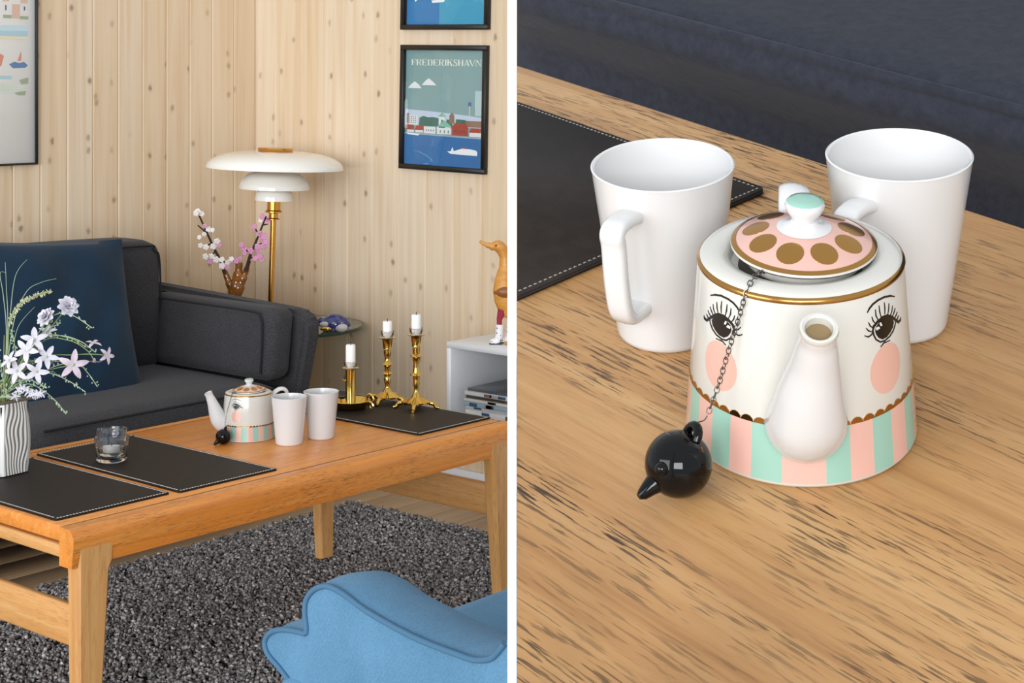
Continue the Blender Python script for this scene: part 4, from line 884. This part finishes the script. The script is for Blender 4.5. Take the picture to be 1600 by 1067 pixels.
branch('pink blossom branch leaning right in the forked vase', [(384, 424), (390, 402), (397, 385), (405, 365), (416, 338)], [((392, 396), (380, 388)), ((398, 384), (409, 380)), ((404, 366), (397, 354)), ((409, 352), (419, 350)), ((391, 402), (403, 405))],
       [(411, 338, 1, 1), (418, 345, 1, 1.1), (408, 344, 0, 0.8), (399, 353, 1, 0.9), (397, 356, 1, 0.8), (406, 365, 1, 1.1), (414, 369, 1, 1.1), (417, 377, 1, 1), (413, 384, 1, 1), (403, 385, 1, 1.1), (392, 392, 1, 1.1), (382, 388, 1, 1), (379, 382, 1, 0.9), (404, 394, 1, 1.1), (407, 400, 1, 1), (410, 405, 1, 0.9), (400, 403, 1, 1), (370, 407, 1, 1), (377, 403, 1, 0.8), (365, 408, 1, 0.8), (409, 374, 1, 0.9), (384, 394, 1, 0.9)])
# porcelain sleeping bird
fb = ap(521, 0, 0.0); PB = Vector((fb.x - 0.09 * FW.x, fb.y - 0.09 * FW.y, GZ + 0.0005)); PB = CW((521 - 800) * 5.46 / 2520, 5.46, 0); PB.z = GZ + 0.0005
pf = thing('porcelain_figurine', 'blue and white porcelain sleeping bird with gold on the glass table', 'figurine', Matrix.Translation(PB) @ Matrix.Rotation(math.atan2(RT.y, RT.x), 4, 'Z'))
part('body', MB().ball((0.006, 0, 0.020), 0.042, 24, 16, (1.15, 0.85, 0.85)), M['blueglaze'], pf)
part('breast', MB().ball((0.028, -0.022, 0.012), 0.020, 18, 12, (1.15, 0.9, 0.75)), M['china'], pf)
part('head', MB().ball((-0.032, -0.008, 0.030), 0.022, 18, 12, (1.1, 0.9, 0.8)), M['blueglaze'], pf)
part('cheek', MB().ball((-0.026, -0.026, 0.024), 0.013, 14, 10, (1.4, 0.6, 0.7)), M['china'], pf)
part('gold_wing', MB().ball((-0.020, -0.028, 0.009), 0.012, 14, 10, (1.9, 0.7, 0.7)), M['brass'], pf)
part('tail', MB().tube(smooth_path([(0.035, 0, 0.030), (0.050, -0.004, 0.022), (0.056, -0.008, 0.004)], 4), [0.010] * 3 + [0.008] * 3 + [0.004] * 3, 10), M['blueglaze'], pf)

# ------------------------------------------------------------------ bookshelf, magazines, duck
bk = thing('bookshelf', 'white lacquered wall shelf box on the right wall', 'shelf', (3.84, 2.95, 0.252))
def bp(name, a, b): 
    me = rbox((a[0] - 3.84, a[1] - 2.95, a[2] - 0.252), (b[0] - 3.84, b[1] - 2.95, b[2] - 0.252), 0.0015, 1); link(name, me, M['white_lacq'], bk)
bp('top_panel', (3.65, 2.55, 0.522), (4.028, 3.36, 0.54)); bp('bottom_panel', (3.65, 2.55, 0.252), (4.028, 3.36, 0.27))
bp('side_panel', (3.65, 3.342, 0.27), (4.028, 3.36, 0.522)); bp('side_panel', (3.65, 2.55, 0.27), (4.028, 2.568, 0.522)); bp('back_panel', (4.018, 2.568, 0.27), (4.028, 3.342, 0.522))
spec = [('#d9dbe0', 0.012, 'lowest'), ('#8f8aa6', 0.016, 'second'), ('#b9a9a2', 0.009, 'third'), ('#e6e6e4', 0.012, 'fourth'), ('#eceae6', 0.016, 'fifth'), ('#dcdad6', 0.010, 'sixth'), ('#9fb4c4', 0.014, 'seventh'), ('#b4a48e', 0.010, 'eighth'), ('#4a4744', 0.009, 'ninth'), ('#c9ccd0', 0.012, 'tenth'), ('#59585a', 0.008, 'topmost')]
zz = 0.2705
for i, (c, th, wd) in enumerate(spec):
    y1 = 3.315 - rng.uniform(0, 0.012); x0 = 3.672 + rng.uniform(0, 0.014)
    t = thing('magazine', '%s magazine of the stack in the white wall shelf' % wd, 'magazine', (x0, y1, zz), 'magazines stacked in the wall shelf')
    link('cover', rbox((0, -0.295, th - 0.0012), (0.215, 0, th), 0.0004, 1), flat(c, 0.25), t); link('cover', rbox((0, -0.295, 0), (0.215, 0, 0.0012), 0.0004, 1), flat(c, 0.25), t)
    link('pages', rbox((0.001, -0.294, 0.0012), (0.214, -0.001, th - 0.0012), 0.0003, 1), flat('#d8d6d0' if i % 2 else c), t)
    for k in range(3):
        a = rng.uniform(0.02, 0.24); link('spine_print', rbox((-0.0006, -a - 0.03, 0.002), (0.001, -a, th - 0.002), 0.0002, 1), flat(['#3d3a3c', '#7c5d49', '#31506d', '#a39a92'][(i + k) % 4]), t)
    zz += th + 0.0003
bx = thing('audio_box', 'black box standing inside the white wall shelf', 'box', (3.82, 2.86, 0.2705))
link('case', rbox((-0.10, -0.16, 0.004), (0.16, 0.145, 0.235), 0.004, 2), M['black_frame'], bx)
for sx in (-0.08, 0.14):
    for sy in (-0.14, 0.125): link('foot', rbox((sx - 0.01, sy - 0.01, 0), (sx + 0.01, sy + 0.01, 0.005), 0.001, 1), M['black_frame'], bx)
# wooden duck in boots, facing left
dk0 = Vector((3.770, 3.165, 0.5405)) + RT * -0.066
MD = Matrix(((RT.x, FW.x, 0, dk0.x), (RT.y, FW.y, 0, dk0.y), (0, 0, 1, dk0.z), (0, 0, 0, 1)))
dk = thing('wooden_duck', 'carved wooden duck in white dotted boots on the wall shelf', 'figurine', MD)
bpth = smooth_path([(0.040, 0, 0.088), (0.028, 0, 0.10), (0.024, 0, 0.13), (0.020, 0, 0.165), (0.020, 0, 0.198), (0.022, 0, 0.232), (0.020, 0, 0.262), (0.010, 0, 0.288), (-0.004, 0, 0.297), (-0.018, 0, 0.297)], 4); rb_ = [0.012, 0.026, 0.036, 0.0365, 0.030, 0.0205, 0.0165, 0.0180, 0.0185, 0.010]; n = len(bpth)
part('body', MB().tube(bpth, [float(np.interp(i / (n - 1) * 9, range(10), rb_)) for i in range(n)], 22), M['duckwood'], dk, ang=80)
part('bill', MB().tube(smooth_path([(-0.012, 0, 0.295), (-0.030, 0, 0.299), (-0.044, 0, 0.304), (-0.057, 0, 0.312)], 4), [0.0125] * 3 + [0.009] * 3 + [0.006] * 4 + [0.0045] * 3, 12, flatn=1.0), M['duckwood'], dk)
part('eye', MB().ball((-0.007, -0.0165, 0.300), 0.0032, 10, 8), M['ink'], dk)
part('wing', MB().ball((0.024, -0.034, 0.160), 0.026, 16, 10, (1.2, 0.35, 0.65)), M['duckdark'], dk)
part('wing_tip', MB().tube([(0.004, -0.036, 0.160), (-0.014, -0.040, 0.160)], [0.006, 0.0042], 8), M['duckdark'], dk)
part('tail', MB().tube([(0.050, 0, 0.105), (0.085, 0, 0.125)], [0.018, 0.006], 12), M['duckwood'], dk)
for x, y, bt in ((0.000, -0.014, True), (0.032, 0.012, False)):
    part('leg', MB().tube([(x + 0.012, y, 0.105), (x + 0.003, y, 0.075), (x + 0.003, y, 0.055)], [0.014, 0.0085, 0.0075], 10), M['duckwood'] if not bt else M['sock'], dk)
    b = part('boot', MB().tube(smooth_path([(x + 0.004, y, 0.060), (x + 0.003, y, 0.040), (x + 0.001, y, 0.022), (x - 0.004, y, 0.011), (x - 0.014, y, 0.0085), (x - 0.024, y, 0.0068)], 4), [0.0115] * 8 + [0.0112] * 4 + [0.0105] * 4 + [0.0085] * 4 + [0.0062], 14), M['boot'], dk)
    link('sole', rbox((x - 0.028, y - 0.009, 0), (x + 0.012, y + 0.009, 0.003), 0.0014, 2), M['dot'], b)
    for i, (dx, dz) in enumerate(((-0.004, 0.050), (0.006, 0.045), (-0.005, 0.035), (0.006, 0.028), (-0.002, 0.020), (-0.012, 0.012), (0.007, 0.013), (-0.020, 0.009))):
        part('dot', MB().ball((x + dx, y - 0.0098 + (0.002 if dz < 0.013 else 0), dz), 0.0019, 8, 6, (1, 0.7, 1)), M['dot'], b)
part('orange_foot', MB().ball((0.030, -0.018, 0.004), 0.012, 14, 8, (1.2, 1, 0.33)), M['duckwood'], dk)

# ------------------------------------------------------------------ pictures
def frame(name, label, Mx, W, Hh, fw, depth, mat):
    t = thing(name, label, 'picture', Mx)
    for a, b in (((-W/2, -depth, -Hh/2), (W/2, 0, -Hh/2 + fw)), ((-W/2, -depth, Hh/2 - fw), (W/2, 0, Hh/2)), ((-W/2, -depth, -Hh/2 + fw), (-W/2 + fw, 0, Hh/2 - fw)), ((W/2 - fw, -depth, -Hh/2 + fw), (W/2, 0, Hh/2 - fw))):
        link('frame_bar', rbox(a, b, 0.0012, 1), mat, t)
    return t
def rect(m, x0, x1, z0, z1, y): return m.add([(x0, y, z0), (x1, y, z0), (x1, y, z1), (x0, y, z1)], [(0, 1, 2, 3)])
def poly(m, pts, y): return m.add([(p[0], y, p[1]) for p in pts], [tuple(range(len(pts)))])
GL = {'F': [('r', 0, .2, 0, 1), ('r', -.08, .3, 0, .06), ('r', -.08, .72, .94, 1), ('r', .2, .5, .48, .53), ('r', .45, .5, .38, .63), ('r', .66, .72, .72, 1)],
 'E': [('r', 0, .2, 0, 1), ('r', -.08, .74, 0, .06), ('r', -.08, .72, .94, 1), ('r', .2, .5, .48, .53), ('r', .45, .5, .38, .63), ('r', .66, .72, .74, 1), ('r', .68, .74, 0, .27)],
 'R': [('r', 0, .2, 0, 1), ('r', -.08, .3, 0, .06), ('r', -.08, .5, .94, 1), ('r', .2, .5, .48, .53), ('p', (.5, 1), (.62, .95), (.7, .86), (.7, .64), (.62, .53), (.48, .48), (.5, .54), (.53, .64), (.53, .86), (.5, .94)), ('p', (.36, .5), (.52, .5), (.62, .2), (.7, .06), (.8, .06), (.8, 0), (.62, 0), (.52, .08))],
 'D': [('r', 0, .2, 0, 1), ('r', -.08, .45, 0, .06), ('r', -.08, .45, .94, 1), ('p', (.42, 1), (.62, .94), (.74, .76), (.76, .5), (.74, .24), (.62, .06), (.42, 0), (.42, .06), (.52, .14), (.56, .5), (.52, .86), (.42, .94))],
 'I': [('r', .05, .25, 0, 1), ('r', -.04, .34, 0, .06), ('r', -.04, .34, .94, 1)],
 'K': [('r', 0, .2, 0, 1), ('r', -.08, .3, 0, .06), ('r', -.08, .3, .94, 1), ('p', (.2, .42), (.2, .5), (.62, .96), (.68, .96)), ('p', (.32, .6), (.46, .7), (.76, .05), (.84, 0), (.56, 0)), ('r', .5, .78, .94, 1)],
 'S': [('p', (.62, .72), (.62, .98), (.58, .98), (.56, .9), (.42, 1), (.24, 1), (.08, .88), (.06, .7), (.14, .58), (.48, .38), (.52, .24), (.46, .1), (.32, .05), (.16, .1), (.08, .3), (.04, .3), (.04, 0), (.08, 0), (.1, .08), (.26, 0), (.46, 0), (.62, .1), (.66, .3), (.58, .46), (.24, .66), (.2, .8), (.26, .92), (.38, .95), (.52, .88), (.58, .72))],
 'H': [('r', 0, .2, 0, 1), ('r', .58, .78, 0, 1), ('r', -.08, .3, 0, .06), ('r', -.08, .3, .94, 1), ('r', .5, .86, 0, .06), ('r', .5, .86, .94, 1), ('r', .2, .58, .48, .53)],
 'A': [('p', (.36, 1), (.46, 1), (.86, 0), (.62, 0)), ('p', (.36, 1), (.42, .93), (.1, 0), (.05, 0)), ('r', .2, .58, .3, .35), ('r', -.06, .22, 0, .05), ('r', .54, .92, 0, .05)],
 'V': [('p', (.36, 0), (.46, 0), (.06, 1), (-.18, 1)), ('p', (.38, 0), (.46, 0), (.78, 1), (.72, 1)), ('r', -.2, .16, .95, 1), ('r', .62, .88, .95, 1)],
 'N': [('r', 0, .06, 0, 1), ('r', .7, .76, 0, 1), ('p', (0, 1), (.22, 1), (.76, 0), (.7, 0)), ('r', -.08, .16, 0, .05), ('r', .6, .86, .95, 1), ('r', -.1, .2, .95, 1)]}
ADV = {'I': .42, 'F': .82, 'S': .78, 'A': .92, 'V': .92}
def write(m, s, x0, x1, z0, h, y):
    tot = sum(ADV.get(c, .9) for c in s); k = (x1 - x0) / tot; x = x0
    for c in s:
        for g in GL[c]:
            if g[0] == 'r': rect(m, x + g[1] * k, x + g[2] * k, z0 + g[3] * h, z0 + g[4] * h, y)
            else: poly(m, [(x + p[0] * k, z0 + p[1] * h) for p in g[1:]], y)
        x += ADV.get(c, .9) * k
MP = lambda yc, zc, roll: Matrix.Translation((XW - 0.0005, yc, zc)) @ Matrix.Rotation(-PI / 2, 4, 'Z') @ Matrix.Rotation(math.radians(roll), 4, 'Y')
W, Hh, fwp = 0.397, 0.428, 0.0175
p1 = frame('framed_poster', 'framed town poster lettered FREDERIKSHAVN in a black frame', MP(3.717, 1.252, 1.3), W, Hh, fwp, 0.018, M['black_frame'])
iw, ih = W - 2 * fwp, Hh - 2 * fwp
U = lambda u: -iw / 2 + u * iw
Vv = lambda v: ih / 2 - v * ih      # v downwards, 0..1
def pr_(name, col, shapes, y, t=p1):
    m = MB()
    for s in shapes:
        if s[0] == 'r': rect(m, U(s[1]), U(s[2]), Vv(s[4]), Vv(s[3]), y)
        else: poly(m, [(U(a), Vv(b)) for a, b in s[1:]], y)
    part(name, m, flat(col, 0.5), t, smooth=False)
pr_('printed_sky', '#7ea2a3', [('r', 0, 1, 0, 1)], -0.0040)
pr_('printed_haze', '#bfcfe2', [('p', (0, .52), (.3, .53), (.7, .55), (1, .57), (1, .66), (0, .66))], -0.0044)
pr_('printed_clouds', '#e3e8ea', [('p', (.03, .335), (.07, .30), (.12, .275), (.17, .30), (.21, .335)), ('p', (.21, .305), (.26, .265), (.30, .245), (.35, .27), (.40, .305))], -0.0044)
lt = MB(); write(lt, 'FREDERIKSHAVN', U(.075), U(.965), Vv(.135), 0.0225, -0.0044); part('printed_lettering', lt, flat('#e6ecdf', 0.5), p1, smooth=False)
pr_('printed_trees', '#2f6b5c', [('p', (.18, .66), (.19, .59), (.24, .575), (.30, .585), (.36, .58), (.44, .59), (.44, .66)), ('p', (.53, .66), (.54, .595), (.60, .60), (.62, .66)), ('p', (.65, .63), (.66, .59), (.78, .595), (.82, .63))], -0.0048)
pr_('printed_red_houses', '#a5402f', [('r', .02, .12, .655, .70), ('p', (.13, .70), (.15, .66), (.24, .655), (.26, .70)), ('p', (.60, .67), (.64, .625), (.78, .625), (.82, .67)), ('r', .61, .81, .67, .73), ('p', (.82, .70), (.85, .66), (.98, .66), (1, .70))], -0.0052)
pr_('printed_brown_buildings', '#8a6a55', [('r', .78, .985, .60, .655), ('p', (.57, .63), (.575, .56), (.605, .535), (.635, .56), (.64, .63)), ('r', .02, .05, .555, .645)], -0.0050)
pr_('printed_white_buildings', '#dbe3e2', [('r', .05, .17, .57, .655), ('r', .25, .40, .665, .725), ('p', (.42, .725), (.42, .66), (.58, .65), (.60, .68), (.60, .725)), ('r', .44, .52, .57, .67), ('r', .83, .99, .70, .735), ('r', .03, .12, .70, .72), ('r', .14, .24, .70, .72)], -0.0056)
pr_('printed_church_spire', '#7fb8a5', [('p', (.43, .575), (.475, .545), (.482, .47), (.49, .545), (.53, .575)), ('p', (.43, .66), (.50, .60), (.60, .65), (.60, .665))], -0.0060)
pr_('printed_windows', '#4d545c', [('r', .06 + .025 * i, .07 + .025 * i, .58 + .017 * j, .588 + .017 * j) for i in range(4) for j in range(4)] + [('r', .28 + .03 * i, .29 + .03 * i, .69, .705) for i in range(4)] + [('r', .64 + .04 * i, .655 + .04 * i, .685, .70) for i in range(4)] + [('r', .46 + .05 * i, .47 + .05 * i, .69, .715) for i in range(3)] + [('r', .475, .49, .60, .625)], -0.0064)
pr_('printed_water_tower', '#54619c', [('r', .805, .845, .44, .475)], -0.0048)
pr_('printed_tower_shaft', '#c9c3ae', [('r', .818, .832, .475, .56)], -0.0047)
pr_('printed_quay', '#9fb0bb', [('p', (0, .725), (1, .74), (1, .752), (0, .735))], -0.0062)
pr_('printed_sea', '#1f6aa8', [('p', (0, .733), (1, .75), (1, 1), (0, 1))], -0.0060)
pr_('printed_boats', '#eef2f4', [('p', (.02, .725), (.17, .732), (.20, .728), (.18, .748), (.04, .74)), ('p', (.555, .87), (.60, .868), (.625, .83), (.64, .865), (.68, .855), (.74, .84), (.84, .84), (.92, .85), (.935, .868), (.93, .895), (.60, .89))], -0.0066)
pr_('printed_funnel', '#b54a44', [('r', .74, .79, .825, .842)], -0.0064)
pr_('printed_wave', '#4f93c4', [('p', (.08, .875), (.2, .885), (.30, .915), (.38, .96), (.36, .96), (.28, .92), (.18, .89)), ('p', (.25, .99), (.32, .98), (.32, .995), (.25, .995))], -0.0064)
link('picture_glass', rbox((-iw / 2, -0.0105, -ih / 2), (iw / 2, -0.009, ih / 2), 0.0002, 1), M['pane'], p1)
p2 = frame('framed_poster', 'framed sea poster, cut off at the top, above the lettered one', MP(3.706, 1.518 + 0.214, 1.3), W + 0.006, Hh, fwp, 0.018, M['black_frame'])
pr_('printed_sea', '#1877b5', [('r', 0, 1, 0, 1)], -0.0040, p2)
pr_('printed_pale_blue', '#2f9cc0', [('p', (.42, .55), (1, .5), (1, 1), (.42, 1))], -0.0044, p2)  # paler blue area across the lower right of the sheet
pr_('printed_hull', '#eef4f6', [('p', (.32, .79), (.50, .78), (.48, .805), (.33, .812)), ('p', (.77, .70), (.80, .69), (.82, .672), (.84, .69), (.94, .695), (.93, .717), (.77, .72)), ('p', (.02, .66), (.10, .66), (.14, .78), (.11, .80), (.07, .72), (.03, .70))], -0.0050, p2)
pr_('printed_sail', '#b9dcec', [('p', (.33, .775), (.44, .62), (.45, .775)), ('p', (.455, .775), (.46, .60), (.50, .775))], -0.0050, p2)
link('picture_glass', rbox((-iw / 2, -0.0105, -ih / 2), (iw / 2, -0.009, ih / 2), 0.0002, 1), M['pane'], p2)
# watercolour print on the left wall
W3, H3 = 0.62, 0.90
p3 = frame('framed_watercolour', 'framed coastal watercolour print with white margin on the left wall', Matrix.Translation((3.073 - W3 / 2, YW - 0.0005, 1.066 + H3 / 2)), W3, H3, 0.0065, 0.018, M['black_frame'])
link('mount', rbox((-W3 / 2 + 0.006, -0.006, -H3 / 2 + 0.006), (W3 / 2 - 0.006, -0.003, H3 / 2 - 0.006), 0.0004, 1), M['paper'], p3)
mx, mz = -W3 / 2, -H3 / 2      # right edge x = W3/2; photo scale 2.13 mm per pixel up, 2.4 mm per pixel across
X3 = lambda px: W3 / 2 - (57 - px) * 0.00240; Z3 = lambda py: -H3 / 2 + (257 - py) * 0.00213
def p3p(name, col, shapes, y):
    m = MB()
    for s in shapes:
        if s[0] == 'r': rect(m, X3(s[1]), X3(s[2]), Z3(s[4]), Z3(s[3]), y)
        else: poly(m, [(X3(a), Z3(b)) for a, b in s[1:]], y)
    part(name, m, flat(col, 0.8), p3, smooth=False)
p3p('painted_sky_wash', '#c3dbe2', [('p', (-60, 42), (44, 40), (44, 50), (20, 52), (-60, 54))], -0.0064)
p3p('painted_water', '#aacbd6', [('p', (-60, 51), (44, 49), (43, 58), (10, 60), (-60, 60)), ('p', (-60, 117), (18, 119), (18, 124), (-60, 124))], -0.0066)
p3p('painted_sand', '#e6d9bd', [('p', (-60, 57), (44, 58), (43, 62), (20, 62), (-60, 63))], -0.0068)
p3p('painted_houses', '#d8b7a2', [('r', 19, 31, 8, 30), ('r', 4, 14, 0, 4), ('r', 32, 43, 0, 6)], -0.0066)
p3p('painted_green', '#9aa98a', [('r', 5, 18, 25, 30), ('r', 31, 44, 26, 31), ('p', (30, 125), (44, 121), (44, 131), (33, 132)), ('p', (22, 145), (40, 142), (39, 149), (28, 149))], -0.0067)
p3p('painted_windows', '#55575a', [('r', 8, 10, 10, 18), ('r', 37, 39, 11, 17)], -0.0069)
p3p('painted_sail', '#d98a74', [('p', (27, 96), (33, 80), (33, 95)), ('p', (-2, 84), (6, 88), (2, 104), (-6, 104))], -0.0067)
p3p('painted_boat', '#4f78a8', [('p', (14, 101), (22, 97), (30, 99), (37, 97), (43, 102), (40, 106), (20, 107))], -0.0069)
p3p('painted_shore', '#cfd8cc', [('p', (-60, 132), (20, 130), (40, 136), (20, 146), (-60, 148))], -0.0065)
link('picture_glass', rbox((-W3 / 2 + 0.006, -0.0125, -H3 / 2 + 0.006), (W3 / 2 - 0.006, -0.011, H3 / 2 - 0.006), 0.0002, 1), M['pane'], p3)

# ------------------------------------------------------------------ armchair
B0 = Vector((1.537, 1.335, 0)); g = Vector((0.178, 0.984, 0)); wv = Vector((0.984, -0.178, 0)); AC = Vector((1.95, 1.55, 0))
ac = thing('armchair', 'light blue upholstered armchair with piped arms in the foreground', 'armchair', Matrix.Translation(AC))
OUT = [(-0.03, 0.628), (-0.015, 0.612), (0.0, 0.600), (0.03, 0.590), (0.066, 0.587), (0.165, 0.584), (0.277, 0.591), (0.335, 0.601), (0.376, 0.603), (0.407, 0.594), (0.427, 0.581), (0.440, 0.565), (0.442, 0.546), (0.438, 0.519), (0.460, 0.514), (0.495, 0.508), (0.526, 0.499), (0.549, 0.486), (0.558, 0.470), (0.547, 0.455), (0.512, 0.443), (0.47, 0.425), (0.42, 0.38), (0.36, 0.30), (0.0, 0.26), (-0.10, 0.26), (-0.13, 0.40), (-0.11, 0.55)]
def arm_solid(mir=False):
    m = MB(); n = len(OUT); TH = 0.105; rows = 8; vs = []; fs = []
    cx = sum(p[0] for p in OUT) / n; cz = 0.45
    def f(p, k): 
        t = k / rows; e = 0.016 * (1 - math.sin(PI * t) ** 0.45); s = p[0] + (cx - p[0]) * e * 0.9; z = p[1] + (cz - p[1]) * e * 1.6 + 0.006 * math.sin(PI * t)
        q = B0 + g * s + wv * (TH * t); q.z = z; return q - AC
    for k in range(rows + 1): vs += [f(p, k) for p in OUT]
    for k in range(rows):
        for i in range(n): fs.append((k * n + i, k * n + (i + 1) % n, (k + 1) * n + (i + 1) % n, (k + 1) * n + i))
    fs += [tuple(range(n))[::-1], tuple(range(rows * n, rows * n + n))]; m.add(vs, fs)
    pipe = [f(p, 0) - wv * 0.002 for p in OUT[:22]]
    if mir:
        XM = 0.75; m.v = [(XM - p[0] - 0.02, p[1], p[2]) for p in m.v]; pipe = [Vector((XM - p.x - 0.02, p.y, p.z)) for p in pipe]
    return m, pipe
for mir in (False, True):
    m, pipe = arm_solid(mir); a = part('arm', m, M['chair'], ac, ang=55); part('piping', MB().tube(smooth_path(pipe, 3), 0.0042, 10), M['chair_pipe'], a)
st = cushion((1.60, 1.30, 0.30), (2.62, 1.845, 0.452), 0.05, (0, 0.008, 0.010), 14, 21); st.transform(Matrix.Translation(-AC)); link('seat_cushion', st, M['chair'], ac)
fr_ = rbox((1.66, 1.27, 0.22), (2.56, 1.80, 0.31), 0.03); fr_.transform(Matrix.Translation(-AC)); link('seat_frame', fr_, M['chair'], ac)
bkr = cushion((1.66, 1.12, 0.26), (2.58, 1.30, 0.80), 0.06, (0.0, 0.02, 0.02), 12, 22)
for v in bkr.vertices:
    u = (v.co.x - 2.12) / 0.46; v.co.z -= 0.17 * max(0, abs(u) - 0.35) ** 1.5 * (1 if v.co.z > 0.5 else 0); v.co.y -= (v.co.z - 0.3) * 0.18
bkr.transform(Matrix.Translation(-AC)); link('backrest', bkr, M['chair'], ac)
for x, y in ((1.72, 1.32), (2.48, 1.32), (1.72, 1.74), (2.48, 1.74)):
    part('leg', MB().lathe([(0.0001, 0.026), (0.012, 0.026), (0.02, 0.24), (0.0001, 0.24)], 12, c=(x - AC.x, y - AC.y, 0)), M['table_leg'], ac)
